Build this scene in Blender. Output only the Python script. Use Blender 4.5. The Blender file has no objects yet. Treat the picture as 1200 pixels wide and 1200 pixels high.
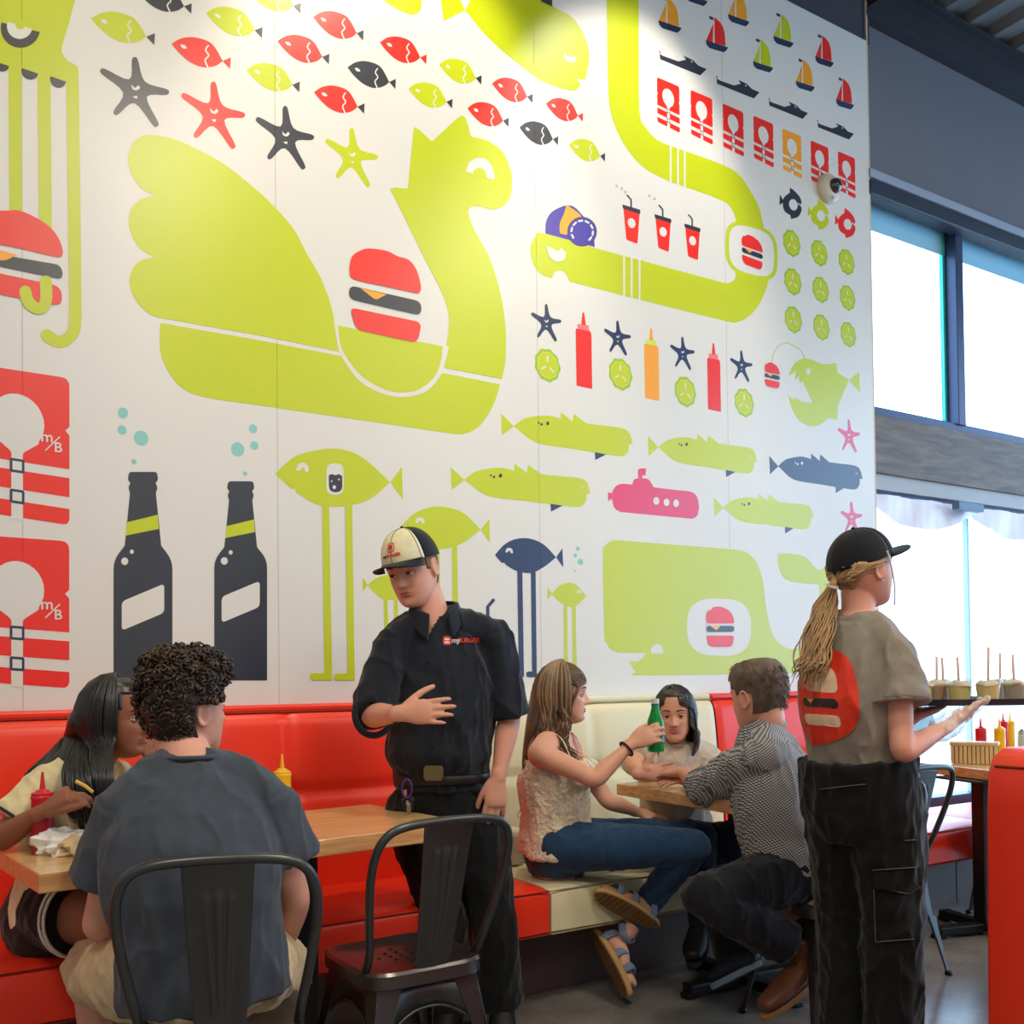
import bpy, bmesh, math, random
import numpy as np
from mathutils import Vector, Matrix, noise
from mathutils.geometry import tessellate_polygon, delaunay_2d_cdt
from mathutils.bvhtree import BVHTree
random.seed(7)
SC = bpy.context.scene
COL = SC.collection
PI = math.pi
# ---------------------------------------------------------------- camera (1200x1200 frame)
FOC, YAW, PIT, ROL, CY, EYE = 1179.6, math.radians(32.72), math.radians(1.145), math.radians(-.683), 770.0, 1.22
CF = Vector((math.sin(YAW)*math.cos(PIT), math.cos(YAW)*math.cos(PIT), math.sin(PIT)))
_r0 = Vector((math.cos(YAW), -math.sin(YAW), 0)); _u0 = _r0.cross(CF)
CR = _r0*math.cos(ROL) + _u0*math.sin(ROL)
CU = -_r0*math.sin(ROL) + _u0*math.cos(ROL)
CO = Vector((0, 0, EYE))
def P(px, py, d):
    """point of the place seen at that pixel of the photograph, d metres along the view axis"""
    return CO + (CF + CR*((px-600)/FOC) - CU*((py-CY)/FOC))*d
def wallpt(px, py, Y):
    r = CF + CR*((px-600)/FOC) - CU*((py-CY)/FOC)
    return CO + r*(Y/r.y)
cam = bpy.data.cameras.new('camera'); camo = bpy.data.objects.new('camera', cam); COL.objects.link(camo)
cam.sensor_width = 36; cam.sensor_fit = 'HORIZONTAL'; cam.lens = 36*FOC/1200
cam.shift_y = (CY-600)/1200; cam.clip_start = .05; cam.clip_end = 200
m = Matrix((( CR.x, CU.x, -CF.x), (CR.y, CU.y, -CF.y), (CR.z, CU.z, -CF.z))).to_4x4(); m.translation = CO
camo.matrix_world = m
SC.camera = camo
# ---------------------------------------------------------------- helpers
def srgb(c):
    return tuple(((v/255)/12.92 if v/255 <= .04045 else (((v/255)+.055)/1.055)**2.4) for v in c)
MATS = {}
def mat(name, col, rough=.5, metal=0., spec=.5, bump=None, var=None, trans=0., coat=0., sheen=0., ior=1.45, alpha=1.):
    """col in 0-255 sRGB. bump=(scale,strength,dist); var=(scale,amount) mottles the colour."""
    if name in MATS: return MATS[name]
    m = bpy.data.materials.new(name); m.use_nodes = True
    nt = m.node_tree; b = nt.nodes['Principled BSDF']
    c = srgb(col) + (1,)
    b.inputs['Base Color'].default_value = c
    b.inputs['Roughness'].default_value = rough; b.inputs['Metallic'].default_value = metal
    b.inputs['Specular IOR Level'].default_value = spec; b.inputs['IOR'].default_value = ior
    b.inputs['Transmission Weight'].default_value = trans; b.inputs['Coat Weight'].default_value = coat
    b.inputs['Sheen Weight'].default_value = sheen; b.inputs['Alpha'].default_value = alpha
    tc = nt.nodes.new('ShaderNodeTexCoord')
    if bump:
        n = nt.nodes.new('ShaderNodeTexNoise'); n.inputs['Scale'].default_value = bump[0]; n.inputs['Detail'].default_value = 4
        nt.links.new(tc.outputs['Object'], n.inputs['Vector'])
        bp = nt.nodes.new('ShaderNodeBump'); bp.inputs['Strength'].default_value = bump[1]; bp.inputs['Distance'].default_value = bump[2]
        nt.links.new(n.outputs['Fac'], bp.inputs['Height']); nt.links.new(bp.outputs['Normal'], b.inputs['Normal'])
    if var:
        n = nt.nodes.new('ShaderNodeTexNoise'); n.inputs['Scale'].default_value = var[0]; n.inputs['Detail'].default_value = 5
        nt.links.new(tc.outputs['Object'], n.inputs['Vector'])
        r = nt.nodes.new('ShaderNodeMapRange'); r.inputs['To Min'].default_value = 1-var[1]; r.inputs['To Max'].default_value = 1+var[1]
        r.inputs['From Min'].default_value = .3; r.inputs['From Max'].default_value = .7
        nt.links.new(n.outputs['Fac'], r.inputs['Value'])
        x = nt.nodes.new('ShaderNodeVectorMath'); x.operation = 'SCALE'; x.inputs[0].default_value = c[:3]
        nt.links.new(r.outputs['Result'], x.inputs['Scale']); nt.links.new(x.outputs['Vector'], b.inputs['Base Color'])
    MATS[name] = m
    return m
def tag(o, label=None, cat=None, group=None, kind=None):
    if label: o['label'] = label
    if cat: o['category'] = cat
    if group: o['group'] = group
    if kind: o['kind'] = kind
    return o
def empty(name, loc, label=None, cat=None, group=None, rz=0):
    o = bpy.data.objects.new(name, None); COL.objects.link(o); o.location = loc; o.rotation_euler = (0, 0, rz)
    o.empty_display_size = .05
    return tag(o, label, cat, group)
def V(*a): return Vector(a)
class MB:
    """collects shapes into ONE mesh"""
    def __init__(s): s.v = []; s.f = []; s.m = []; s.ms = []
    def mi(s, mt):
        if mt is None: return 0
        if mt not in s.ms: s.ms.append(mt)
        return s.ms.index(mt)
    def add(s, vs, fs, mt=None):
        o = len(s.v); s.v += [tuple(v) for v in vs]; s.f += [tuple(i+o for i in f) for f in fs]
        k = s.mi(mt); s.m += [k]*len(fs); return s
    def box(s, c, size, mt=None, rz=0, M=None):
        x, y, z = (a/2 for a in size); vs = [V(a, b, d) for a in (-x, x) for b in (-y, y) for d in (-z, z)]
        R = M if M is not None else Matrix.Rotation(rz, 3, 'Z')
        vs = [R@v + V(*c) for v in vs]
        return s.add(vs, [(0,1,3,2), (4,6,7,5), (0,4,5,1), (2,3,7,6), (0,2,6,4), (1,5,7,3)], mt)
    def tube(s, pts, rad, n=10, mt=None, up=None, flat=1., cap=True, closed=False):
        pts = [V(*p) for p in pts]; N = len(pts)
        if not hasattr(rad, '__len__'): rad = [rad]*N
        vs = []; fs = []
        ref = V(*up) if up is not None else None
        prev = None
        for i, p in enumerate(pts):
            if closed: t = pts[(i+1) % N]-pts[i-1]
            else: t = pts[min(i+1, N-1)]-pts[max(i-1, 0)]
            if t.length < 1e-9: t = V(0, 0, 1)
            t.normalize()
            if ref is not None: a = ref - t*ref.dot(t)
            elif prev is not None: a = prev - t*prev.dot(t)
            else: a = t.orthogonal()
            if a.length < 1e-5: a = t.orthogonal()
            a.normalize(); b = t.cross(a); prev = a
            r = rad[i]; ra, rb = (r if hasattr(r, '__len__') else (r, r*flat))
            for k in range(n):
                w = 2*PI*k/n; vs.append(p + a*(ra*math.cos(w)) + b*(rb*math.sin(w)))
        for i in range(N if closed else N-1):
            for k in range(n):
                k2 = (k+1) % n; j = (i+1) % N
                fs.append((i*n+k, i*n+k2, j*n+k2, j*n+k))
        if cap and not closed: fs += [tuple(range(n-1, -1, -1)), tuple((N-1)*n+k for k in range(n))]
        return s.add(vs, fs, mt)
    def lathe(s, prof, c=(0, 0, 0), n=24, mt=None, M=None):
        vs = []; fs = []; R = M if M is not None else Matrix.Identity(3)
        for r, z in prof:
            for k in range(n):
                w = 2*PI*k/n; vs.append(R@V(r*math.cos(w), r*math.sin(w), z)+V(*c))
        for i in range(len(prof)-1):
            for k in range(n):
                k2 = (k+1) % n; fs.append((i*n+k, i*n+k2, (i+1)*n+k2, (i+1)*n+k))
        fs += [tuple(range(n-1, -1, -1)), tuple((len(prof)-1)*n+k for k in range(n))]
        return s.add(vs, fs, mt)
    def ball(s, c, r, n=14, mt=None, M=None):
        rx, ry, rz = r if hasattr(r, '__len__') else (r, r, r); R = M if M is not None else Matrix.Identity(3)
        vs = [R@V(0, 0, rz)+V(*c)]; fs = []; h = max(6, n//2+2)
        for i in range(1, h):
            a = PI*i/h
            for k in range(n):
                w = 2*PI*k/n; vs.append(R@V(rx*math.sin(a)*math.cos(w), ry*math.sin(a)*math.sin(w), rz*math.cos(a))+V(*c))
        vs.append(R@V(0, 0, -rz)+V(*c)); L = len(vs)-1
        for k in range(n):
            k2 = (k+1) % n; fs.append((0, 1+k, 1+k2)); fs.append((L, L-n+k2, L-n+k))
        for i in range(h-2):
            for k in range(n):
                k2 = (k+1) % n; a = 1+i*n; fs.append((a+k, a+n+k, a+n+k2, a+k2))
        return s.add(vs, fs, mt)
    def prism(s, poly, z0, z1, mt=None, M=None, c=(0, 0, 0)):
        """poly in local xy, extruded z0..z1"""
        R = M if M is not None else Matrix.Identity(3); n = len(poly)
        vs = [R@V(x, y, z0)+V(*c) for x, y in poly]+[R@V(x, y, z1)+V(*c) for x, y in poly]
        tr = tessellate_polygon([[V(x, y, 0) for x, y in poly]])
        fs = [tuple(t) for t in tr]+[tuple(i+n for i in t) for t in tr]+[(i, (i+1) % n, (i+1) % n+n, i+n) for i in range(n)]
        return s.add(vs, fs, mt)
    def build(s, name, mt=None, parent=None, smooth=False, bevel=0., seg=2, fix=True, auto=None, subsurf=0, loc=None):
        me = bpy.data.meshes.new(name); me.from_pydata(s.v, [], s.f); me.update()
        if s.ms and any(x is not None for x in s.ms):
            for x in s.ms: me.materials.append(x)
            me.polygons.foreach_set('material_index', s.m)
        elif mt: me.materials.append(mt)
        if fix:
            bm = bmesh.new(); bm.from_mesh(me); bmesh.ops.recalc_face_normals(bm, faces=bm.faces); bm.to_mesh(me); bm.free()
        o = bpy.data.objects.new(name, me); COL.objects.link(o)
        if bevel:
            b = o.modifiers.new('bevel', 'BEVEL'); b.width = bevel; b.segments = seg; b.limit_method = 'ANGLE'; b.angle_limit = math.radians(40)
        if subsurf:
            b = o.modifiers.new('sub', 'SUBSURF'); b.levels = subsurf; b.render_levels = subsurf
        if smooth: me.polygons.foreach_set('use_smooth', [True]*len(me.polygons))
        if auto:
            try:
                me.polygons.foreach_set('use_smooth', [True]*len(me.polygons)); me.set_sharp_from_angle(angle=math.radians(auto))
            except Exception: pass
        if parent:
            o.parent = parent
            if parent.type == 'MESH' or True:
                bpy_inv(o, parent)
        return o
def world_mtx(o):
    m = Matrix.LocRotScale(o.location, o.rotation_euler, o.scale)
    return (world_mtx(o.parent) @ o.matrix_parent_inverse @ m) if o.parent else m
KEEP_WORLD = [False]
def bpy_inv(o, parent):
    # meshes given in world coordinates keep their place under their thing
    if KEEP_WORLD[0]: o.matrix_parent_inverse = world_mtx(parent).inverted()
class world:            # with world(): vertices are world coordinates
    def __enter__(s): s.o = KEEP_WORLD[0]; KEEP_WORLD[0] = True
    def __exit__(s, *a): KEEP_WORLD[0] = s.o
def children(o): return [c for c in COL.objects if c.parent is o]
def copy_tree(o, parent=None, kids=None):
    if kids is None:
        kids = {}
        for c in COL.objects:
            if c.parent: kids.setdefault(c.parent.name, []).append(c)
    c = o.copy(); COL.objects.link(c); c.parent = parent
    for ch in kids.get(o.name, []): copy_tree(ch, c, kids)
    return c
def catmull(pts, closed=False, k=6):
    pts = [V(*p) for p in pts]; n = len(pts); out = []
    R = range(n) if closed else range(n-1)
    for i in R:
        a, b, c, d = ((pts[(i-1) % n], pts[i], pts[(i+1) % n], pts[(i+2) % n]) if closed else (pts[max(i-1, 0)], pts[i], pts[i+1], pts[min(i+2, n-1)]))
        for j in range(k):
            t = j/k; out.append(.5*((2*b)+(c-a)*t+(2*a-5*b+4*c-d)*t*t+(-a+3*b-3*c+d)*t**3))
    if not closed: out.append(pts[-1])
    return out
# ================================================================ setting
WY = 3.70                                   # mural wall plane
M_paper = mat('wallpaper_white', (222, 218, 211), .34, spec=.9, bump=(900, .05, .001))
M_paint = mat('grey_paint', (108, 108, 116), .75, bump=(60, .1, .002))
M_paintd = mat('dark_paint', (66, 64, 72), .8)
M_white = mat('white_paint', (200, 197, 190), .6)
M_steel = mat('dark_steel', (52, 52, 58), .5, .3)
M_deck = mat('metal_deck', (120, 124, 128), .5, .3)
M_frame = mat('window_metal', (56, 66, 92), .4, .4)
def floor_mat():
    m = bpy.data.materials.new('polished_concrete'); m.use_nodes = True; nt = m.node_tree; b = nt.nodes['Principled BSDF']
    tc = nt.nodes.new('ShaderNodeTexCoord'); n = nt.nodes.new('ShaderNodeTexNoise'); n.inputs['Scale'].default_value = 1.7; n.inputs['Detail'].default_value = 9; n.inputs['Roughness'].default_value = .65
    n2 = nt.nodes.new('ShaderNodeTexNoise'); n2.inputs['Scale'].default_value = 90; n2.inputs['Detail'].default_value = 3
    cr = nt.nodes.new('ShaderNodeValToRGB'); e = cr.color_ramp.elements
    e[0].position = .3; e[0].color = srgb((92, 86, 80))+(1,); e[1].position = .72; e[1].color = srgb((150, 144, 136))+(1,)
    mx = nt.nodes.new('ShaderNodeMath'); mx.operation = 'MULTIPLY_ADD'; mx.inputs[1].default_value = .25; nt.links.new(n2.outputs['Fac'], mx.inputs[0]); nt.links.new(n.outputs['Fac'], mx.inputs[2])
    sb = nt.nodes.new('ShaderNodeMath'); sb.operation = 'SUBTRACT'; sb.inputs[1].default_value = .12; nt.links.new(mx.outputs[0], sb.inputs[0])
    nt.links.new(tc.outputs['Object'], n.inputs['Vector']); nt.links.new(tc.outputs['Object'], n2.inputs['Vector']); nt.links.new(sb.outputs[0], cr.inputs['Fac']); nt.links.new(cr.outputs['Color'], b.inputs['Base Color'])
    b.inputs['Roughness'].default_value = .22; return m
def wood_mat(name, c1, c2, scale=(1, 12, 12), rough=.35, coat=.2):
    m = bpy.data.materials.new(name); m.use_nodes = True; nt = m.node_tree; b = nt.nodes['Principled BSDF']
    tc = nt.nodes.new('ShaderNodeTexCoord'); mp = nt.nodes.new('ShaderNodeMapping'); mp.inputs['Scale'].default_value = scale
    n = nt.nodes.new('ShaderNodeTexNoise'); n.inputs['Scale'].default_value = 3; n.inputs['Detail'].default_value = 8; n.inputs['Distortion'].default_value = .6
    cr = nt.nodes.new('ShaderNodeValToRGB'); e = cr.color_ramp.elements
    e[0].position = .3; e[0].color = srgb(c1)+(1,); e[1].position = .7; e[1].color = srgb(c2)+(1,)
    nt.links.new(tc.outputs['Object'], mp.inputs['Vector']); nt.links.new(mp.outputs[0], n.inputs['Vector']); nt.links.new(n.outputs['Fac'], cr.inputs['Fac']); nt.links.new(cr.outputs['Color'], b.inputs['Base Color'])
    b.inputs['Roughness'].default_value = rough; b.inputs['Coat Weight'].default_value = coat; return m
M_floor = floor_mat()
M_beamwood = wood_mat('weathered_beam', (84, 74, 70), (128, 114, 106), (1.2, 6, 9), .6, 0)
def struct(name, mb, mt, **k):
    o = mb.build(name, mt, **k); o['kind'] = 'structure'; return o
X0, X1, YB, ZT = -3.2, 9.6, -4.6, 5.24
XE = 4.86                                   # right end of the mural wall
struct('floor', MB().box(((X0+X1)/2, (YB+4)/2, -.05), (X1-X0+.4, 4-YB+.4, .1)), M_floor)
# mural wall: white paper to 4.87 m, dark paint above; furred out in front of the window wall
struct('wall_back', MB().box(((X0+XE)/2, WY+.06, 2.435), (XE-X0, .12, 4.87)), M_paper, bevel=.003)
struct('wall_upper', MB().box(((X0+XE)/2+.02, WY+.07, 5.24), (XE-X0+.04, .12, .74)), M_paintd)
struct('wall_left', MB().box((X0-.1, (YB+4)/2, ZT/2), (.2, 4-YB, ZT)), M_white)
struct('wall_front', MB().box(((X0+X1)/2, YB-.1, ZT/2), (X1-X0+.4, .2, ZT)), M_white)
# window wall to the right of the mural
WW = 3.76
b = MB().box(((XE+X1)/2, WW+.1, 4.84), (X1-XE, .2, 1.45), M_paint)
struct('wall_window_side', b, M_paint)
struct('wall_sill', MB().box(((XE+X1)/2, WW+.1, .2), (X1-XE, .2, .4)), M_white)
struct('beam', MB().box(((XE+X1)/2+.02, WW+.09, 2.545), (X1-XE-.02, .26, .34)), M_beamwood, bevel=.004)
struct('trim_1', MB().box(((XE+X1)/2, WW+.05, 2.33), (X1-XE, .14, .09)), mat('trim_grey', (168, 172, 176), .5))
struct('trim_2', MB().box(((XE+X1)/2, WW-.01, 4.10), (X1-XE, .12, .05)), mat('trim_pale', (150, 158, 176), .5))
M_glass = bpy.data.materials.new('window_glass'); M_glass.use_nodes = True
nt = M_glass.node_tree; nt.nodes.clear(); o_ = nt.nodes.new('ShaderNodeOutputMaterial'); t_ = nt.nodes.new('ShaderNodeBsdfTransparent'); g_ = nt.nodes.new('ShaderNodeBsdfGlossy')
g_.inputs['Roughness'].default_value = .03; x_ = nt.nodes.new('ShaderNodeMixShader'); x_.inputs['Fac'].default_value = .06; t_.inputs['Color'].default_value = (.93, .97, .98, 1)
nt.links.new(t_.outputs[0], x_.inputs[1]); nt.links.new(g_.outputs[0], x_.inputs[2]); nt.links.new(x_.outputs[0], o_.inputs[0])
M_cyan = mat('green_gasket', (40, 190, 175), .3)
def window(n, xa, xb, za, zb, mull, y=WW+.06, gask=False):
    e = empty('window_%d' % n, (xa, y, za)); e['kind'] = 'structure'
    with world():
        f = MB(); t = .06
        f.box(((xa+xb)/2, y, zb-t/2), (xb-xa, .1, t)); f.box(((xa+xb)/2, y, za+t/2), (xb-xa, .1, t))
        f.box((xa+t/2, y, (za+zb)/2), (t, .1, zb-za)); f.box((xb-t/2, y, (za+zb)/2), (t, .1, zb-za))
        f.build('window_frame', M_frame, e, bevel=.004)
        for mx in mull: MB().box((mx, y-.005, (za+zb)/2), (.075, .12, zb-za-.1)).build('mullion', M_frame, e, bevel=.004)
        if gask:
            for mx in mull: MB().box((mx-.055, y+.02, (za+zb)/2), (.02, .02, zb-za-.12)).build('gasket', M_cyan, e)
        MB().box(((xa+xb)/2, y+.03, (za+zb)/2), (xb-xa-.1, .006, zb-za-.1)).build('glass', M_glass, e)
window(1, XE, X1, 2.72, 4.08, [5.80, 7.2, 8.5], gask=True)
window(2, XE, X1, .40, 2.29, [7.4])
struct('trim_10', MB().box((5.92, WW+.07, 1.3), (.022, .03, 1.8)), mat('glare_mullion', (176, 206, 214), .4))  # thin mullion; overexposure by the window is put into its pale colour
# crinkled plastic valance hanging under the head of the lower window, and its clip
vb = MB(); vs = []; fs = []; n = 120
for i in range(n+1):
    x = XE+.04+(X1-XE-.1)*i/n; u = ((x-XE) % 1.0); dp = .05+.13*math.sin(PI*u)**.8
    for j in range(7): t = j/6; vs.append(V(x, WW-.01+.012*math.sin(x*17+t*2)+.004*math.sin(x*61), 2.26-dp*t))
for i in range(n):
    for j in range(6): q = i*7+j; fs.append((q, q+1, q+8, q+7))
vb.add(vs, fs); vo = vb.build('plastic_valance', mat('lavender_film', (236, 234, 252), .3, trans=.0), None, smooth=True)
tag(vo, 'crinkled pale plastic sheet draped under the beam along the top of the lower window', 'plastic sheet')
ck = MB().box((5.72, WW-.08, 2.235), (.26, .05, .05)).build('valance_clip', mat('clip_blue', (84, 116, 144), .4), None, bevel=.006); tag(ck, 'small blue-grey clip fixed under the beam at right', 'clip')
fm = struct('window_film', MB().box(((XE+X1)/2, WW+.075, 3.955), (X1-XE-.1, .004, .19)), mat('sky_film', (150, 204, 228), .3))
# dark shade pelmet over the upper window: thin roller housing
struct('trim_3', MB().box(((XE+X1)/2, WW-.02, 4.02), (X1-XE, .10, .09)), mat('shade_housing', (40, 46, 60), .5), bevel=.01)
# perpendicular window wall further right (daylight that washes the room)
for i, (za, zb) in enumerate(((0, .35), (2.5, 2.75), (4.6, ZT))):
    struct('wall_right', MB().box((X1+.1, (YB+4)/2, (za+zb)/2), (.2, 4-YB, zb-za)), M_paint)
for i, yy in enumerate((-4.5, -2.5, -.5, 1.5, 3.6)):
    struct('trim_%d' % (4+i), MB().box((X1+.1, yy, ZT/2), (.16, .12, ZT)), M_frame)
for j, (za, zb) in enumerate(((.35, 2.5), (2.75, 4.6))):
    e = empty('window_%d' % (3+j), (X1+.1, 0, za)); e['kind'] = 'structure'
    with world(): MB().box((X1+.1, -.4, (za+zb)/2), (.006, 8.2, zb-za)).build('glass', M_glass, e)
# ceiling: corrugated deck on steel beams
cb = MB(); n = 0; x = X0
prof = []
while x < X1:
    prof += [(x, ZT), (x+.05, ZT+.05), (x+.15, ZT+.05), (x+.2, ZT)]; x += .25
vs = [(a, YB, z) for a, z in prof]+[(a, 4, z) for a, z in prof]; L = len(prof)
cb.add(vs, [(i, i+1, L+i+1, L+i) for i in range(L-1)])
cb.box(((X0+X1)/2, -.3, ZT+.15), (X1-X0, 8.8, .05))
struct('ceiling', cb, M_deck)
def ibeam(name, a, b, h=.3, w=.16):
    a, b = V(*a), V(*b); d = b-a; L = d.length; R = d.to_track_quat('X', 'Z').to_matrix(); c = (a+b)/2
    m = MB().box(c+V(0, 0, h/2), (L, w, .02), M=R).box(c-V(0, 0, h/2), (L, w, .02), M=R).box(c, (L, .02, h), M=R)
    return struct(name, m, M_steel)
ibeam('beam_steel', (XE+.02, 3.66, 5.15), (X1, 3.66, 5.15), .13, .10)
ibeam('beam_steel', (X0, 1.2, 5.05), (X1, 1.2, 5.05), .3)
ibeam('beam_steel', (X0, -1.8, 5.05), (X1, -1.8, 5.05), .3)
struct('trim_9', MB().box(((XE+X1)/2, WW-.02, 5.05), (X1-XE, .08, .05)), M_steel)
struct('wall_corner_edge', MB().box((XE+.004, WY+.03, 2.6), (.012, .06, 5.2)), mat('corner_bead', (214, 190, 160), .5))
# outside: pale pavement
g = MB().box((8, 24, -.15), (60, 40, .1)).build('ground_outside', mat('pavement', (190, 190, 188), .8)); g['kind'] = 'structure'
# ---------------------------------------------------------------- light
w = bpy.data.worlds.new('World'); SC.world = w; w.use_nodes = True; nt = w.node_tree; bg = nt.nodes['Background']
bg.inputs['Color'].default_value = (.50, .72, 1.0, 1); bg.inputs['Strength'].default_value = 7.0
def area(name, loc, size, power, col, rot=(0, 0, 0), shape='RECTANGLE', sy=None):
    l = bpy.data.lights.new(name, 'AREA'); l.shape = shape; l.size = size
    if sy: l.size_y = sy
    l.energy = power; l.color = col; o = bpy.data.objects.new(name, l); COL.objects.link(o); o.location = loc; o.rotation_euler = rot; return o
def spot(name, loc, target, power, ang, blend, col, rad=.04):
    l = bpy.data.lights.new(name, 'SPOT'); l.energy = power; l.spot_size = math.radians(ang); l.spot_blend = blend; l.color = col; l.shadow_soft_size = rad
    o = bpy.data.objects.new(name, l); COL.objects.link(o); o.location = loc
    o.rotation_euler = (V(*target)-V(*loc)).to_track_quat('-Z', 'Y').to_euler(); return o
# unseen area lights added below the ceiling to fill the room
for x, y, p in ((-1.2, -.2, 75), (1.6, .2, 75), (4.4, .2, 60), (1.6, -3, 70), (5, -3, 50)):
    area('ceiling_fill', (x, y, 4.9), .7, p, (1, .89, .72), sy=.7)
WARM = (1, .91, .72)
spot('wall_washer', (1.9, 2.65, 5.1), (1.9, 3.70, 3.35), 170, 58, .55, WARM)
spot('wall_washer', (3.2, 2.65, 5.1), (3.1, 3.70, 3.4), 165, 56, .6, (1, .92, .78))
spot('wall_washer', (.5, 2.5, 5.1), (.45, 3.70, 3.1), 75, 76, .6, (1, .86, .58))
SC.view_settings.view_transform = 'Standard'; SC.view_settings.look = 'None'; SC.view_settings.exposure = 0; SC.view_settings.gamma = 1
SC.view_settings.use_curve_mapping = False
# ================================================================ mural printed on the wallpaper
LIME = mat('print_lime', (194, 204, 0), .32, spec=.9, bump=(900, .05, .001))
RED = mat('print_red', (238, 34, 20), .32, spec=.9)
DARK = mat('print_charcoal', (42, 46, 58), .32, spec=.9)
NAVY = mat('print_navy', (34, 46, 84), .32, spec=.9)
ORNG = mat('print_orange', (248, 162, 30), .32, spec=.9)
VIOL = mat('print_violet', (62, 48, 160), .32, spec=.9)
TEAL = mat('print_teal', (140, 200, 194), .45)
PAP = M_paper
RED_VEIL = mat('print_red_veiled', (226, 48, 96), .32, spec=.9)  # the red ink with the pink of the daylight veil mixed into its colour
mural = empty('mural', (0, WY, 0), 'white printed wall mural of lime sea creatures, burgers and bottles above the red booths', 'mural')
def W2(px, py):
    p = wallpt(px, py, WY); return (p.x, p.z)
def ppm(px, py):
    """pixels per metre along wall x and wall z at that place"""
    a = W2(px, py); b = W2(px+1, py); c = W2(px, py+1)
    return 1/math.hypot(b[0]-a[0], b[1]-a[1]), 1/math.hypot(c[0]-a[0], c[1]-a[1])
def rnd(pts, k=4):
    """polygon with (x,y,r) rounded corners, in pixels"""
    out = []; n = len(pts)
    for i, p in enumerate(pts):
        if len(p) == 2 or not p[2]: out.append((p[0], p[1])); continue
        a = V(pts[i-1][0], pts[i-1][1]); c = V(pts[(i+1) % n][0], pts[(i+1) % n][1]); b = V(p[0], p[1])
        u = a-b; w = c-b; r = min(p[2], u.length*.49, w.length*.49); s = b+u.normalized()*r; e = b+w.normalized()*r
        for j in range(k+1):
            t = j/k; q = s*(1-t)**2+b*2*t*(1-t)+e*t*t; out.append((q.x, q.y))
    return out
def cur(pts, k=5):
    """closed smooth outline; a third entry 'c' marks a sharp corner"""
    n = len(pts); out = []
    for i in range(n):
        a, b, c, d = pts[(i-1) % n], pts[i], pts[(i+1) % n], pts[(i+2) % n]
        if len(b) > 2: a = b
        if len(c) > 2: d = c
        for j in range(k):
            t = j/k; o = []
            for q in (0, 1):
                A, B, C, D = a[q], b[q], c[q], d[q]
                o.append(.5*((2*B)+(C-A)*t+(2*A-5*B+4*C-D)*t*t+(-A+3*B-3*C+D)*t**3))
            out.append(tuple(o))
    return out
def ell(cx, cy, rx, ry=None, n=24, a0=0, a1=360, rot=0, skew=0):
    ry = rx if ry is None else ry; out = []
    full = abs(a1-a0) >= 360
    for i in range(n if full else n+1):
        w = math.radians(a0+(a1-a0)*i/n); x, y = rx*math.cos(w), ry*math.sin(w); r = math.radians(rot)
        x, y = x*math.cos(r)-y*math.sin(r), x*math.sin(r)+y*math.cos(r)
        out.append((cx+x, cy+y+skew*x))
    return out
def stroke(pts, w, k=5, smooth=True, cap=True):
    p = [V(a, b, 0) for a, b in pts]
    if smooth and len(p) > 2: p = catmull(p, k=k)
    n = len(p); L = []; R = []
    for i in range(n):
        t = (p[min(i+1, n-1)]-p[max(i-1, 0)]).normalized(); nn = V(-t.y, t.x, 0)*(w/2); L.append(p[i]+nn); R.append(p[i]-nn)
    out = [(q.x, q.y) for q in L]
    if cap:
        t = (p[-1]-p[-2]).normalized(); a = math.atan2(t.y, t.x)
        out += [(p[-1].x+w/2*math.cos(a+PI/2-PI*j/6), p[-1].y+w/2*math.sin(a+PI/2-PI*j/6)) for j in range(1, 6)]
    out += [(q.x, q.y) for q in reversed(R)]
    if cap:
        t = (p[0]-p[1]).normalized(); a = math.atan2(t.y, t.x)
        out += [(p[0].x+w/2*math.cos(a+PI/2-PI*j/6), p[0].y+w/2*math.sin(a+PI/2-PI*j/6)) for j in range(1, 6)]
    return out
def fig(name, layers, label=None, lift=0):
    if name == 'painted_burger': lift = .002
    """layers: (material, outline in pixels) from bottom to top -> one mesh lying on the wall"""
    b = MB()
    for i, (mt, pts) in enumerate(layers):
        q = [W2(*p[:2]) for p in pts]
        y = WY-.0006-.00015*i-lift
        # printed inks are a skin on the wall
        vs = [V(x, y, z) for x, z in q]; tr = tessellate_polygon([[V(x, z, 0) for x, z in q]])
        fs = []
        for t in tr:
            a, c, d = (vs[k] for k in t)
            fs.append(t if (c-a).cross(d-a).y < 0 else t[::-1])
        b.add(vs, fs, mt)
    with world(): o = b.build(name, None, mural, fix=False)
    if label: o['label'] = label
    return o
class Sym:
    def __init__(s, name, cx, cy, h, layers):
        s.name = name; c = W2(cx, cy); k = ppm(cx, cy)[1]; s.h = h/k
        s.L = [(m, [((W2(*p[:2])[0]-c[0]), (W2(*p[:2])[1]-c[1])) for p in pts]) for m, pts in layers]
    def put(s, cx, cy, h, cm=None, label=None, flip=False, wf=1., name=None, lift=0):
        c = W2(cx, cy); sc = h/ppm(cx, cy)[1]/s.h; b = MB(); cm = cm or {}
        for i, (m, pts) in enumerate(s.L):
            m = cm.get(i, cm.get(m.name, m)); y = WY-.0006-.00015*i-lift
            vs = [V(c[0]+x*sc*wf*(-1 if flip else 1), y, c[1]+z*sc) for x, z in pts]
            tr = tessellate_polygon([[V(v.x, v.z, 0) for v in vs]])
            fs = []
            for t in tr:
                a, e, d = (vs[k] for k in t)
                fs.append(t if (e-a).cross(d-a).y < 0 else t[::-1])
            b.add(vs, fs, m)
        with world(): o = b.build(name or s.name, None, mural, fix=False)
        if label: o['label'] = label
        return o
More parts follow.
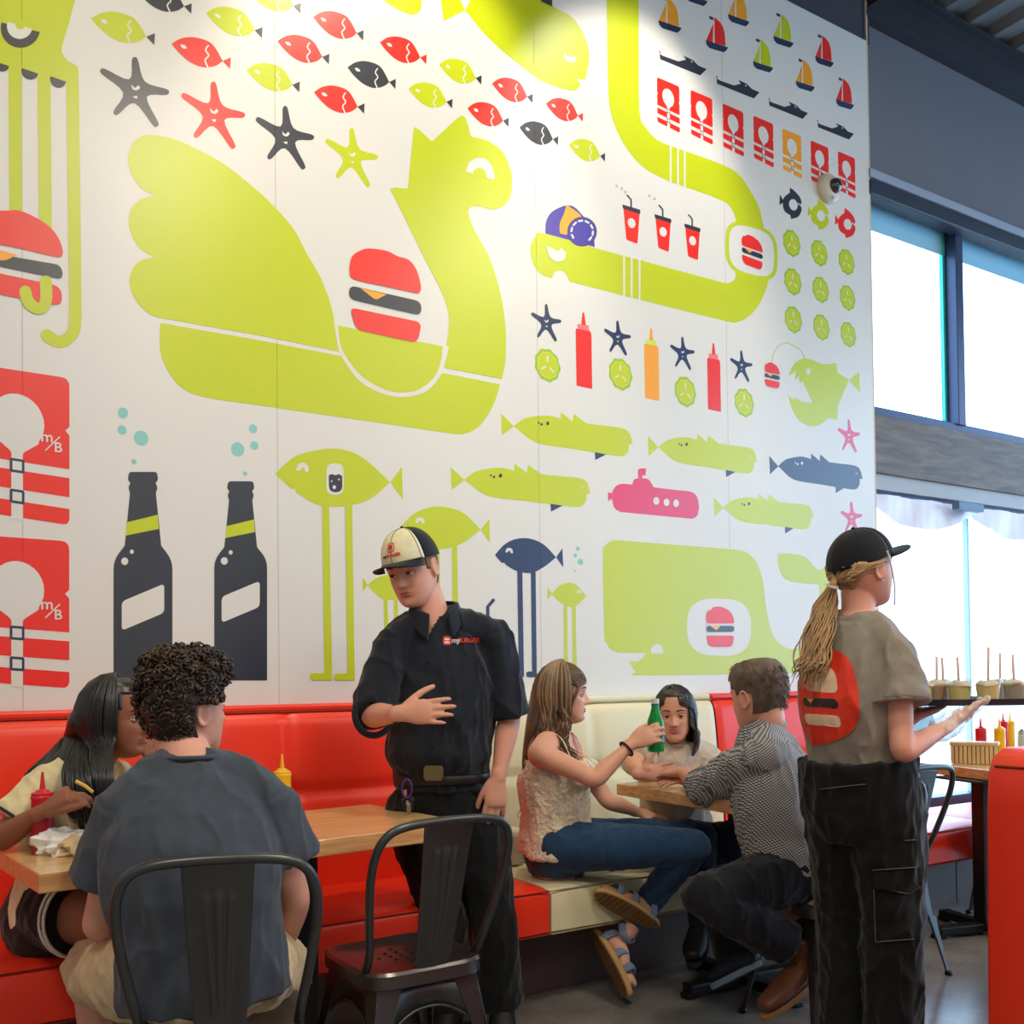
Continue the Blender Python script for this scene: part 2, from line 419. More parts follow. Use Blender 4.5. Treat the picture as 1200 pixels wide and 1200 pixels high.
# --- squid, top left
sq = [(LIME, cur([(-60, -40, 1), (100, -40, 1), (88, 0), (80, 30), (73, 54), (73, 62), (79, 71), (88, 76), (91.5, 80), (92, 90), (92, 101, 1), (77, 97, 1), (59, 91.5, 1), (44, 88, 1), (26, 83, 1), (10, 78, 1), (-60, 62, 1)]))]
sq += [(LIME, stroke([(-15, 60), (-13, 200), (-13, 300)], 15, smooth=False, cap=False)),
       (LIME, stroke([(17.5, 78), (18, 150), (18.5, 250)], 15, smooth=False, cap=False)),
       (LIME, stroke([(51.5, 88), (52.5, 180), (53.5, 290)], 15, smooth=False, cap=False)),
       (LIME, stroke([(85, 98), (86.5, 200), (88, 330), (88, 378), (84, 392), (74, 400), (64, 399), (55, 393)], 14.5)),
       (DARK, ell(35, 83.5, 10, 10, 14, 12, 195, skew=.1)), (DARK, ell(68, 93, 9.5, 10, 14, 12, 195, skew=.1)), (DARK, ell(2, 75, 9, 9, 14, 12, 195, skew=.1)),
       (DARK, [(x, y) for x, y in ell(24, 33, 23, 23, 22, 12, 196)]), (PAP, ell(23, 31, 15, 15, 18, 12, 200)), (LIME, ell(24, 29, 6, 6, 12))]
fig('painted_squid', sq)
def burger_px(x0, x1, y0, y1, sk):
    """burger outline in a pixel box; sk = how much lower its right side sits"""
    W = x1-x0; H = y1-y0
    def q(u, v): return (x0+u*W, y0+v*H+sk*(u-.5))
    L = [(RED, cur([q(0, .33), q(0, .2), q(.07, .1), q(.18, .07), q(.26, .01), q(.5, 0), q(.7, .05), q(.8, .09), q(.93, .2), q(1, .36), q(.97, .41), q(.9, .415), q(.5, .415), q(.06, .41)])),
         (DARK, rnd([q(0, .475)+(H*.1,), q(1, .475)+(H*.1,), q(1, .63)+(H*.1,), q(0, .63)+(H*.1,)])),
         (ORNG, rnd([q(.13, .474), q(.52, .474), q(.36, .59)+(H*.04,)])),
         (RED, rnd([q(0, .72)+(H*.05,), q(1, .72)+(H*.08,), q(.94, 1)+(H*.12,), q(.08, 1)+(H*.14,)]))]
    return L
fig('painted_burger', [(RED, cur([(-70, 280), (-60, 240), (0, 247), (22, 247), (45, 257), (62, 270), (71, 285), (73.5, 297), (70, 301), (60, 300), (0, 287)])),
    (DARK, rnd([(-60, 286), (8, 300), (72, 311, 10), (74, 328, 10), (0, 312.5), (-60, 300)])), (ORNG, rnd([(-30, 285), (20, 299, 2), (6, 306, 5), (-30, 301)])),
    (RED, rnd([(-60, 308), (72, 336, 12), (73, 359, 12), (0, 345.5), (-60, 334)])), (LIME, stroke([(53.6, 330), (54, 350), (50, 360), (42, 361), (33, 354), (29.5, 342)], 14))], 'large burger held by the squid at the left edge')
# --- life jackets
def jacket_layers(cx, cy, w, h, sk):
    def q(u, v): return (cx+u*w, cy+v*h+sk*u)
    L = [(RED, rnd([q(-.5, -.5)+(h*.06,), q(.5, -.5)+(h*.06,), q(.5, -.17), q(.46, -.14), q(.5, -.11), q(.5, .12), q(-.5, .12), q(-.5, -.11), q(-.46, -.14), q(-.5, -.17)])),
         (RED, [q(-.5, .18), q(.5, .18), q(.5, .31), q(-.5, .31)]), (RED, rnd([q(-.5, .39), q(.5, .39), q(.5, .5)+(h*.05,), q(-.5, .5)+(h*.05,)])),
         (PAP, [(cx+.26*w*math.cos(a), cy-.15*h+.19*h*math.sin(a)+sk*.26*math.cos(a)) for a in (2*PI*i/28 for i in range(28))]),
         (PAP, cur([q(-.21, -.03), q(-.1, -.06), q(.1, -.06), q(.21, -.03), q(.13, .02), q(.06, .06, ), q(.056, .12, )+(1,), q(-.056, .12)+(1,), q(-.06, .06), q(-.13, .02)])),
         (PAP, [q(-.056, .1), q(.056, .1), q(.056, .52), q(-.056, .52)])]
    for v in (.15, .36):
        L += [(NAVY, rnd([q(-.07, v-.048)+(h*.015,), q(.07, v-.048)+(h*.015,), q(.07, v+.048)+(h*.015,), q(-.07, v+.048)+(h*.015,)])),
              (PAP, [q(-.045, v-.03), q(.045, v-.03), q(.045, v+.03), q(-.045, v+.03)])]
    return L
jk = Sym('painted_life_jacket', 20, 716, 172, jacket_layers(20, 716, 126, 172, 9))
for i, (x, y, h) in enumerate(((20, 520, 172), (20, 716, 172), (783, 122.5, 53), (822, 137, 52.5), (859, 152, 51), (894.5, 165.5, 50), (928, 179.5, 48.5), (960.5, 192.5, 47), (992, 204.5, 46))):
    jk.put(x, y, h, {RED.name: ORNG} if i == 6 else None, wf=.97, label='orange life jacket in the row of red ones' if i == 6 else None)
def text_mesh(txt, size, mt, bold=0., font_ex=0.):
    c = bpy.data.curves.new('t', 'FONT'); c.body = txt; c.size = size; c.align_x = 'CENTER'; c.align_y = 'CENTER'; c.resolution_u = 3; c.offset = bold; c.extrude = font_ex
    o = bpy.data.objects.new('t', c); COL.objects.link(o); dg = bpy.context.evaluated_depsgraph_get(); dg.update()
    me = bpy.data.meshes.new_from_object(o.evaluated_get(dg)); vs = [v.co.copy() for v in me.vertices]; fs = [tuple(p.vertices) for p in me.polygons]
    bpy.data.objects.remove(o); return vs, fs
for cy in (520, 716):
    b = MB()
    for t, dx, dy, s in (('m', 55, -7.5, .055), ('B', 68, 5, .05)):
        vs, fs = text_mesh(t, s*.95, None, .0006); c = W2(dx, cy+dy)
        b.add([V(c[0]+v.x, WY-.0026, c[1]+v.y) for v in vs], fs, PAP)
    q = [W2(*p) for p in stroke([(53, cy+8), (70, cy-8)], 1.5, smooth=False, cap=False)]
    b.add([V(x, WY-.0026, z) for x, z in q], [(0, 1, 2, 3)], PAP)
    with world(): b.build('painted_lettering', None, mural, fix=False)['label'] = 'small white m/B lettering'
# --- beer bottles
def beer(cx, y0, y1, w):
    H = y1-y0
    def q(u, v): return (cx+u*w, y1-v*H)
    return [(DARK, rnd([q(-.235, 1)+(3,), q(.235, 1)+(3,), q(.26, .965)+(3,), q(.215, .95), q(.25, .93)+(3,), q(.22, .905), q(.31, .67), q(.5, .605)+(14,), q(.5, 0)+(1,), q(-.5, 0)+(1,), q(-.5, .605)+(14,), q(-.31, .67), q(-.22, .905), q(-.25, .93)+(3,), q(-.215, .95), q(-.26, .965)+(3,)])),
            (LIME, [q(-.265, .775), q(.25, .808), q(.268, .745), q(-.295, .715)]),
            (PAP, rnd([q(-.36, .42)+(5,), q(.36, .50)+(5,), q(.36, .37)+(5,), q(-.36, .29)+(5,)])),
            (PAP, ell(*q(-.31, .60), 4.2, 4.4, 14)), (PAP, ell(*q(-.19, .643), 2.4, 2.6, 12))]
fig('painted_bottle', beer(167.5, 553, 815, 69)); fig('painted_bottle', beer(282, 564, 797.5, 62))
for i, s in enumerate((((144, 484, 6.4), (143, 504, 5.6), (165.3, 513.5, 9), (157, 541, 3)), ((296.5, 502.5, 5.3), (298, 522, 5), (278.5, 526.5, 8.2), (287, 555, 2.6)), ((677, 643, 2.6), (674, 651, 2.2), (680, 658.5, 3.6), (673.5, 669, 1.3)))):
    for x, y, r in s: fig('painted_bubble', [(TEAL, ell(x, y, r*.95, r, 18, skew=.1))])
# --- swan boat
wing = cur([(150, 185), (155, 169), (164, 161), (175, 158), (200, 162), (225, 172), (262, 192), (300, 222), (325, 246), (345, 270), (361, 300), (375, 324), (386, 352), (391, 372), (396, 395), (400, 412.5, 1), (300, 392.5, 1), (187, 372.5, 1), (175, 368), (160, 353), (152, 334), (155, 316), (166, 305), (181, 301.5, 1), (165, 292), (155, 277), (151, 262), (153, 246), (165, 233.5), (182, 229.5, 1), (165, 220), (153, 202)])
body = cur([(188, 378.5, 1), (300, 398, 1), (404, 418, 1), (516, 436.5, 1), (586, 450.5, 1), (580, 470), (570, 489), (557, 503), (540, 509), (525, 507.5, 1), (300, 474.5, 1), (240, 465.5), (215, 456), (200, 440), (190, 420), (187, 400)])
neck = cur([(588, 444, 1), (592, 425), (593, 400), (591, 370), (585, 338), (574, 303), (560, 277), (551, 258), (549, 247), (555, 241.5), (566, 243), (577, 245.5), (590, 241.5), (598, 230), (600, 212), (597, 195), (588, 177), (571, 165), (552, 160, 1), (545.5, 139), (541, 136), (536, 138.5), (506, 166, 1), (492, 153), (487, 150.5), (484.5, 154), (478, 221, 1), (462, 220), (458, 222), (459.5, 226), (475, 257), (498, 304), (515, 337), (524, 360), (526, 382), (523, 403), (520, 420), (515, 430, 1)])
fig('painted_swan_boat', [(LIME, body), (LIME, wing), (LIME, neck),
    (PAP, cur([(391, 376, 1), (397, 410), (406, 427), (420, 445), (438, 457), (457, 464), (476, 465), (497, 460), (512, 446), (520, 430), (526, 406, 1)])),
    (LIME, cur([(396, 381.5, 1), (399, 405), (410, 425), (425, 442), (441, 452), (458, 459), (475, 460), (492, 456), (508, 443), (516, 426), (519, 406, 1)])),
    (PAP, cur([(546, 201, 1), (549, 192), (557, 186), (566, 185.5), (573, 190), (578, 199), (579.5, 211, 1)])), (LIME, cur([(555, 204), (556, 199), (562, 197), (568, 200), (570, 209), (562, 207)]))])
fig('painted_burger', [(RED, cur([(409.5, 318), (411, 304), (415, 298), (422, 294), (430, 291.5), (444, 292.5), (455, 295), (466, 300.5), (479, 305), (488, 317), (493, 336), (491, 343), (485, 343), (450, 335.5), (415, 327.5)])),
    (DARK, rnd([(409, 334.5, 9), (493.5, 353.5, 9), (493.5, 370, 9), (409, 350.5, 9)])), (ORNG, rnd([(422, 338), (453, 345.2), (440, 352, 4)])),
    (RED, rnd([(410, 360.5, 7), (494, 378, 8), (489, 402, 8), (417, 386.5, 8)]))], 'burger riding in the lime swan boat')
# --- sardines
sd = Sym('painted_sardine', 396, 30, 33, [(RED, cur([(367, 20, 1), (376, 14.5), (388, 13), (402, 17), (410, 24), (418, 39, 1), (411, 44), (399, 45.5), (386, 40), (375, 30)])),
    (PAP, stroke([(404, 22), (401, 27), (404, 33), (400.5, 38), (403.5, 46)], 1.5, smooth=True, cap=False)), (PAP, cur([(376, 21), (380, 21.5), (382.5, 25), (379, 25.2), (377, 23.5)])),
    (DARK, [(418, 39), (426, 35.5), (425.5, 47.5)])])
for x, y, w, c, t in ((143.5, 33, 75, 'L', 'D'), (235, 62, 70, 'R', 'R'), (191, -2, 66, 'D', 'D'), (274, 26, 66, 'L', 'D'), (320, -3, 64, 'L', 'D'), (355, 58, 61, 'R', 'D'), (396, 30, 59, 'R', 'D'), (319.5, 91, 63, 'L', 'D'), (472, 59, 55, 'R', 'R'), (435, 88, 57, 'D', 'D'), (397, 117, 60, 'R', 'D'), (539, 84, 50, 'L', 'D'), (504, 112, 52, 'L', 'D'), (600, 106, 48, 'R', 'D'), (571.5, 134.5, 49, 'R', 'D'), (661, 129, 44, 'R', 'R'), (631, 156.5, 46, 'D', 'D'), (687.5, 176.5, 43, 'L', 'D')):
    k = ppm(x, y)[0]/ppm(396, 30)[0]; k2 = ppm(x, y)[1]/ppm(396, 30)[1]
    C = {'L': LIME, 'R': RED, 'D': DARK}; sd.put(x, y, 33*(w/59)/k*k2, {0: C[c], 3: C[t]})
# --- starfish
def star(tips, cx, cy, w, vr, extra):
    pts = []; n = len(tips)
    for i, (x, y) in enumerate(tips):
        dx, dy = x-cx, y-cy; L = math.hypot(dx, dy); nx, ny = -dy/L*w, dx/L*w
        sx, sy = cx+dx*(1-w/L), cy+dy*(1-w/L)
        pts += [(sx-nx, sy-ny), (x, y), (sx+nx, sy+ny)]
        x2, y2 = tips[(i+1) % n]; mx, my = (dx/L+(x2-cx)/math.hypot(x2-cx, y2-cy)), (dy/L+(y2-cy)/math.hypot(x2-cx, y2-cy)); M = math.hypot(mx, my)
        pts.append((cx+mx/M*vr, cy+my/M*vr))
    return pts
st = Sym('painted_starfish', 159, 106, 81, [(DARK, cur(star([(158, 67), (198, 108), (184, 148), (134, 134), (118, 82)], 159, 106, 3.6, 15, 0), 4)),
    (PAP, cur([(154, 99, 1), (158, 103), (162, 100, 1), (164, 103), (160, 106), (155, 104)])), (PAP, cur([(155, 113, 1), (161, 112.5, 1), (160, 116)]))])
for x, y, h, c in ((159, 106, 81, DARK), (251, 133.5, 78, RED), (335, 160, 74, DARK), (413, 183.5, 69, LIME), (640.5, 378, 45, NAVY), (724, 396, 42, NAVY), (800, 414, 40, NAVY), (869, 429, 38, NAVY), (995, 511, 41, RED_VEIL), (998, 607, 40, RED_VEIL)):
    st.put(x, y, h, {0: c})
# --- big fish, top centre
fig('painted_big_fish', [(LIME, cur([(545, 12, 1), (556, -6), (580, -25), (620, -28), (647, 6), (670, 20), (684, 40), (690.5, 65), (686, 93, 1), (679, 93, 1), (677, 90, 1), (677, 94, 1), (680, 99, 1), (676, 105), (668, 106), (650, 101), (630, 92), (600, 69), (570, 42)])),
    (LIME, [(545, 12), (520, 24.5), (515, -12), (534, -12)]), (PAP, cur([(661, 62, 1), (665, 66), (671, 67), (675, 66), (674, 72), (668, 73), (662, 69)])), (DARK, [(633, -20), (647, -20), (647, 8), (634, 2)])])
fig('painted_fin', [(LIME, cur([(440, -20, 1), (450, 0), (466, 11), (482, 17), (491, 14), (494, 5), (492, -20, 1)]))])
# --- sea snake
sn_o = [(711, -20, 1), (711.5, 60), (713.5, 120, 1), (719, 143), (733, 172), (755, 197), (785, 213, 1), (840, 232.5), (856, 243), (864, 262, 1), (860, 290, 1), (862, 325, 1), (858, 330), (850, 332, 1), (750, 305, 1), (695, 290, 1), (637, 273.5), (628, 276), (622, 288), (622, 300), (626, 312), (635, 322), (647, 326, 1), (649, 320), (655, 317), (662, 319.5), (667.5, 330, 1), (731, 346.5, 1), (845, 375, 1), (861, 378), (875, 372.5), (888, 359), (897, 341), (901, 325, 1), (905, 290, 1), (895.5, 271, 1), (890, 245), (880, 225), (866, 205), (845, 192.5), (787, 171.5, 1), (770, 164), (757, 150), (749.5, 132), (748.5, 60, 1), (748, -20, 1)]
def sup(cx, cy, rx, ry, sk, n=32, e=.62):
    o = []
    for i in range(n):
        a = 2*PI*i/n; c, s = math.cos(a), math.sin(a); x = rx*math.copysign(abs(c)**e, c); y = ry*math.copysign(abs(s)**e, s); o.append((cx+x, cy+y+sk*x))
    return o
L = [(LIME, cur(sn_o, 5)), (LIME, sup(880.5, 294, 30.5, 31.5, .26)), (PAP, sup(880.5, 294, 26.5, 27.5, .26))]
for x, a, b in ((731, 299, 348), (740, 301.5, 350), (749, 304, 353), (785.5, 169, 215), (794, 173, 218), (802, 175.5, 220)): L.append((PAP, [(x-1, a), (x+1.2, a), (x+1.2, b), (x-1, b)]))
L += [(PAP, cur([(640, 288, 1), (648, 291.5, 1), (651, 294), (655, 294), (657, 291), (663, 296, 1), (661, 304), (653, 307), (644, 301)]))]
fig('painted_sea_snake', L)
fig('painted_burger', burger_px(869, 893.5, 277, 313, 9), 'small burger inside the ring of the sea snake')
fig('painted_ball_cap', [(VIOL, cur([(639, 273.5, 1), (640, 259), (647, 248), (661, 241, 1), (672, 242), (684, 254), (694, 268), (697, 289.5, 1)])), (ORNG, cur([(656, 273.5, 1), (656, 262), (661, 250), (664, 240.5), (668, 243), (677, 249), (682, 256), (672, 260), (664, 275.5, 1)])),
    (DARK, ell(682, 271.5, 17.4, 17.4, 24)), (VIOL, ell(682, 271.5, 16.5, 16.6, 24))] + [(PAP, stroke([(682+12.6*math.cos(math.radians(a)), 271.5+12.8*math.sin(math.radians(a))), (682+12.6*math.cos(math.radians(a+18)), 271.5+12.8*math.sin(math.radians(a+18)))], 2.2, smooth=False)) for a in (-215, -178, -143, -108, -72, -36, 0, 32)])
dk = Sym('painted_drink', 740, 258, 58, [(RED, rnd([(730.5, 244), (749.5, 250), (747, 286, 2), (734, 281, 2)])), (DARK, rnd([(729, 239.5, 1.5), (750.5, 246, 1.5), (750, 251, 1), (730, 244.5, 1)])), (PAP, ell(740, 261.5, 4.6, 5.8, 16, skew=.2)), (DARK, stroke([(739.5, 243), (739.5, 234), (735, 229)], 1.8, smooth=False))])
for x, y, h in ((740, 258, 58), (777, 268.5, 55.5), (811.5, 279, 54)): dk.put(x, y, h)
for x, y in ((722.5, 218), (728.5, 221), (733, 225), (761, 229.5), (767, 233)): fig('painted_bubble', [(mat('print_pale', (170, 180, 170), .5), ell(x, y, 1.5, 1.8, 10))])
# --- boats
sb = Sym('painted_sailboat', 966, 59.5, 39, [(RED, cur([(963.5, 41.5, 1), (970, 48), (973.5, 58), (974.5, 72, 1), (964, 69, 1)])), (RED, cur([(962.5, 48, 1), (962, 69, 1), (955.5, 66.5, 1), (958, 60)])), (NAVY, [(955, 66), (977, 73.5), (976, 76), (973, 79), (959, 74.5), (956, 71)]), (DARK, [(958.5, 40), (962.5, 42), (962.5, 45), (958.5, 43.5)])])
for x, y, h, c in ((785, 17, 43, ORNG), (840, 40, 43, RED), (865.5, 10, 42, ORNG), (894, 65, 40.5, LIME), (918, 35.5, 41, LIME), (966, 59.5, 39, RED), (943.5, 88, 39.5, ORNG), (990, 109.5, 38.5, RED), (816, -14, 42, RED)): sb.put(x, y, h, {0: c, 1: c})
mb_ = Sym('painted_motorboat', 800, 74, 30, [(DARK, [(773, 63), (777, 65.5), (795, 72), (804, 70), (800.5, 65), (812, 70.5), (818.5, 77), (828, 81), (820.5, 88.5), (773.5, 69.5)]), (PAP, [(809, 71.5), (811.5, 71.5), (810.5, 74)]), (RED, [(772, 59), (774.5, 61), (773, 63)])])
for x, y, h in ((800, 74, 30), (864.5, 102, 28.5), (923.5, 127, 27), (979, 152, 26)): mb_.put(x, y, h)
# --- round fish
rf = Sym('painted_round_fish', 927, 238.5, 37, [(DARK, cur([(925.5, 220, 1), (931, 224), (937, 231), (939, 238), (936, 240, 1), (938.5, 242, 1), (939, 247), (935, 254), (927, 256.5, 1), (926, 252, 1), (920, 248), (917.5, 241), (918.5, 232), (925.5, 226, 1)])), (DARK, [(919, 236.5), (913.5, 240.5), (914, 228)]), (PAP, ell(929.5, 240, 5, 6.5, 16, skew=.2)), (PAP, ell(935.5, 239, .9, 1.2, 8))])
for x, y, h, c in ((927, 238.5, 37.5, DARK), (959.5, 251.5, 36.5, LIME), (991, 261.5, 36, RED)): rf.put(x, y, h, {0: c, 1: c})
# --- pickle slices
PK = mat('print_lime_edge', (158, 190, 30), .32, spec=.9); PKL = mat('print_lime_light', (206, 224, 90), .32, spec=.9)
def pick(cx, cy, rx, ry):
    o = []; i_ = []
    for k in range(48):
        a = 2*PI*k/48; r = 1+.045*math.cos(9*a); x = rx*r*math.cos(a); y = ry*r*math.sin(a); o.append((cx+x, cy+y+.27*x)); i_.append((cx+x*.84, cy+(y+.27*x)*.84))
    L = [(PK, o), (PKL, [(cx+(x-cx)*.97, cy+(y-cy)*.97) for x, y in i_]), (LIME, [(cx+(x-cx)*.92, cy+(y-cy)*.92) for x, y in i_])]
    for a in (-90, 35, 145):
        c, s = math.cos(math.radians(a)), math.sin(math.radians(a)); L.append((PAP, stroke([(cx+c*rx*.22, cy+s*ry*.22+.27*c*rx*.22), (cx+c*rx*.55, cy+s*ry*.55+.27*c*rx*.55)], 1.8, smooth=False)))
    return L
pk = Sym('painted_pickle_slice', 641, 428, 40, pick(641, 428, 14.8, 19))
for x, y, h in ((641.5, 428, 40), (727, 438.5, 38.5), (803, 459, 36.5), (872, 472, 34.5), (927.7, 285, 32), (960, 296.5, 31), (992, 307, 30.5), (929, 330, 32), (961.5, 339.5, 31), (993, 349, 30), (929.5, 374.5, 32), (962.5, 383.5, 31), (994, 392, 30)): pk.put(x, y, h)
# --- squeeze bottles
RL = mat('print_red_light', (238, 120, 120), .32, spec=.9)
sq_ = Sym('painted_squeeze_bottle', 684, 411, 90, [(RED, rnd([(674.5, 387, 3), (675, 385), (691.5, 388), (693, 391, 3), (694, 456, 1.5), (675.5, 452, 1.5)])), (RL, [(676.5, 379.5), (690, 381.5), (690.3, 388), (676.8, 385.3)]), (RED, rnd([(681, 380.5), (682.5, 366, 1), (684.5, 366.5, 1), (686.5, 381.5)]))])
for x, y, h, c in ((684, 411, 90, RED), (763.5, 427.5, 85.5, ORNG), (836.5, 442.5, 81, RED)): sq_.put(x, y, h, {0: c, 2: c, 1: RL if c is RED else PKL})
# --- angler fish with lure burger
s7 = lambda x, y: (880+x/7.5, 380+y/7.5)
def S7(l): return [s7(*p[:2])+((1,) if len(p) > 2 else ()) for p in l]
fig('painted_angler_fish', [(LIME, stroke([s7(185, 340), s7(195, 270), s7(240, 190), s7(310, 165), (926, 403.5), s7(430, 225), s7(475, 305)], .9)),
    (LIME, cur(S7([(330, 460, 1), (355, 390), (400, 330), (470, 300), (540, 315), (640, 352), (745, 340, 1), (765, 430, 1), (865, 485, 1), (765, 715, 1), (760, 845, 1), (690, 820, 1), (600, 885), (520, 895), (430, 850), (365, 750), (325, 610, 1), (355, 660, 1), (350, 640, 1), (380, 668, 1), (385, 640, 1), (400, 672, 1), (410, 645, 1), (430, 678, 1), (545, 695, 1), (450, 490, 1), (430, 520, 1), (420, 445, 1), (388, 495, 1), (400, 400, 1)]), 4)),
    (LIME, S7([(865, 490), (952, 418), (958, 600)])), (PAP, ell(*s7(505, 415), 2.6, 3.8, 14))])
fig('painted_burger', burger_px(896, 913.5, 425.5, 454, 4), 'tiny burger lure of the angler fish')
# --- mackerels
mk = Sym('painted_mackerel', 664, 510, 57, [(LIME, cur([(602, 499.5, 1), (610, 493), (620, 489), (641, 487), (657, 491, 1), (657.3, 483, 1), (671, 494, 1), (672.5, 485, 1), (687, 496, 1), (705, 498.5), (725, 501), (735, 504.5), (739, 511), (741.5, 520.5, 1), (737, 520, 1), (736, 529), (729, 534.5), (710, 532.5), (670, 526), (637, 521), (622, 515.5), (610, 506)])),
    (LIME, [(602, 499.5), (587, 484.5), (588, 510.5)]), (NAVY, [(697, 530), (710.5, 532.5), (697.5, 539)]), (DARK, ell(631, 495.5, 1.1, 1.3, 8)), (DARK, ell(634.5, 497.3, 1.4, 1.6, 8)), (DARK, ell(641.7, 496.2, 1.8, 2.3, 10)), (PAP, cur([(728.5, 510.5, 1), (731.5, 512.5), (734, 511.5, 1), (732, 514)]))])
for x, y, w in ((664, 510, 154), (823, 533, 128), (610, 571, 164), (894.5, 601.5, 117)):
    k = ppm(x, y)[0]/ppm(664, 510)[0]; k2 = ppm(x, y)[1]/ppm(664, 510)[1]; mk.put(x, y, 57*(w/154)/k*k2)
k = ppm(955.5, 554)[0]/ppm(664, 510)[0]; k2 = ppm(955.5, 554)[1]/ppm(664, 510)[1]
mk.put(955.5, 554, 57*(109/154)/k*k2, {0: NAVY, 1: NAVY, 3: PAP, 4: PAP, 5: PAP}, 'navy blue mackerel')
# --- submarine
fig('painted_submarine', [(RED_VEIL, cur([(717.5, 578), (722, 569.5), (730, 567), (741, 568, 1), (743, 562), (748, 560.5, 1), (747.5, 552), (750, 549), (757, 549, 1), (756.5, 557, 1), (753, 557, 1), (752.5, 560.5, 1), (760, 562), (766, 571, 1), (790, 574), (808, 576), (816, 581), (819, 593), (817, 604), (811, 608, 1), (790, 606, 1), (727, 600, 1), (719.5, 594)])),
    (PAP, ell(769, 587, 3.5, 4.6, 14)), (PAP, ell(781, 588.7, 3.4, 4.4, 14)), (PAP, ell(792.2, 589.8, 3.4, 4.5, 14)), (RED_VEIL, [(717, 582), (712.5, 576), (712.5, 588)]), (RED_VEIL, [(712, 579), (717, 577), (717, 587)])])
# --- legged fish
def eye(cx, cy, r): return (PAP, cur([(cx-r, cy+.3*r, 1), (cx-.7*r, cy-.6*r), (cx, cy-.9*r), (cx+.8*r, cy-.5*r), (cx+r, cy+.5*r, 1), (cx+.45*r, cy+.5*r, 1), (cx+.1*r, cy-.2*r), (cx-.4*r, cy+.3*r, 1)]))
fig('painted_legged_fish', [(LIME, cur([(322.5, 555.5, 1), (335, 543), (350, 533), (382, 526), (407, 528), (430, 540), (457, 565, 1), (435, 584), (412, 592), (387, 594), (368, 590), (347, 577, 1), (345.5, 572, 1), (342, 573.5, 1)])), (LIME, [(457.5, 565), (471, 547), (472, 585.5)]), eye(354.5, 549, 7.5),
    (PAP, rnd([(382.5, 543, 9), (402.5, 543, 9), (402.5, 580, 9), (382.5, 580, 9)])), (DARK, rnd([(385, 557), (389, 555.5), (393, 557), (397, 555.5), (401, 558), (401, 577, 8), (385.5, 577, 8)])), (PAP, ell(388.5, 564, 1, 1.2, 8)), (PAP, ell(397, 562, 1, 1.2, 8)), (PAP, ell(391.5, 571, 2, 2.3, 10)),
    (LIME, [(377.5, 590), (385.5, 590), (389, 797), (380.5, 797)]), (LIME, rnd([(363, 789, 4), (388, 789), (389, 797), (363, 797, 4)])), (LIME, [(404.5, 590), (412.5, 590), (415.5, 797), (407.5, 797)]), (LIME, rnd([(391.5, 789, 4), (414, 789), (415.5, 797), (391.5, 797, 4)]))], 'tall lime fish with a porthole, on two legs')
fig('painted_legged_fish', [(LIME, cur([(470, 617, 1), (485, 602), (502, 595), (520, 594), (543, 601), (563, 620.5, 1), (545, 635), (525, 642.5), (505, 643), (488, 634)])), (LIME, [(563, 620.5), (573.5, 608), (574, 636)]), eye(492, 611, 5.5), (LIME, [(508, 640), (514.5, 640), (518, 796), (511, 796)]), (LIME, [(529.5, 638), (535.5, 638), (538, 796), (531.5, 796)])], 'lime legged fish behind the cap')
fig('painted_legged_fish', [(LIME, cur([(431, 685.5, 1), (440, 678), (452, 674), (464, 676), (476, 688, 1), (466, 701), (450, 702.5), (440, 696)])), (LIME, [(431, 685.5), (425, 677), (425, 693)]), (LIME, [(449.5, 700), (454, 700), (456, 790), (451.5, 790)]), (LIME, [(461.5, 700), (466, 700), (468, 790), (463.5, 790)])], 'small lime legged fish behind the shoulder')
fig('painted_legged_fish', [(NAVY, cur([(580, 650.5, 1), (590, 639), (603, 632), (620, 631), (637, 638), (651.5, 653, 1), (638, 664), (622, 671.5), (605, 669), (592, 661.5, 1), (591, 659, 1), (588, 660, 1)])), (NAVY, [(651.5, 653), (659, 642.5), (660, 665)]), eye(596.5, 646, 4.5), (NAVY, [(606, 668), (612, 668), (614, 793.5), (608, 793.5)]), (NAVY, [(622, 668), (627.5, 668), (629, 793.5), (623.5, 793.5)]), (NAVY, rnd([(616.5, 787, 3), (629, 787), (629, 793.5), (616.5, 793.5, 3)])), (NAVY, rnd([(600, 787, 3), (613, 787), (613.5, 793.5), (600, 793.5, 3)]))], 'navy fish on two legs')
fig('painted_legged_fish', [(LIME, cur([(647, 696, 1), (655, 687), (665, 683), (675, 685), (687, 698.5, 1), (684, 702, 1), (682.5, 703, 1), (675, 710), (665, 710.5), (654, 704)])), (LIME, [(647, 696), (641.5, 688), (641.5, 703)]), eye(678.5, 694.5, 3), (LIME, [(660.5, 709), (664.5, 709), (666, 792), (661.5, 792)]), (LIME, [(670.5, 709), (674.5, 709), (676, 792), (671.5, 792)])], 'smallest lime fish on legs, facing right')
fig('painted_straw', [(NAVY, stroke([(571.5, 745), (571.5, 711), (578, 703.5)], 4.2, smooth=False))])
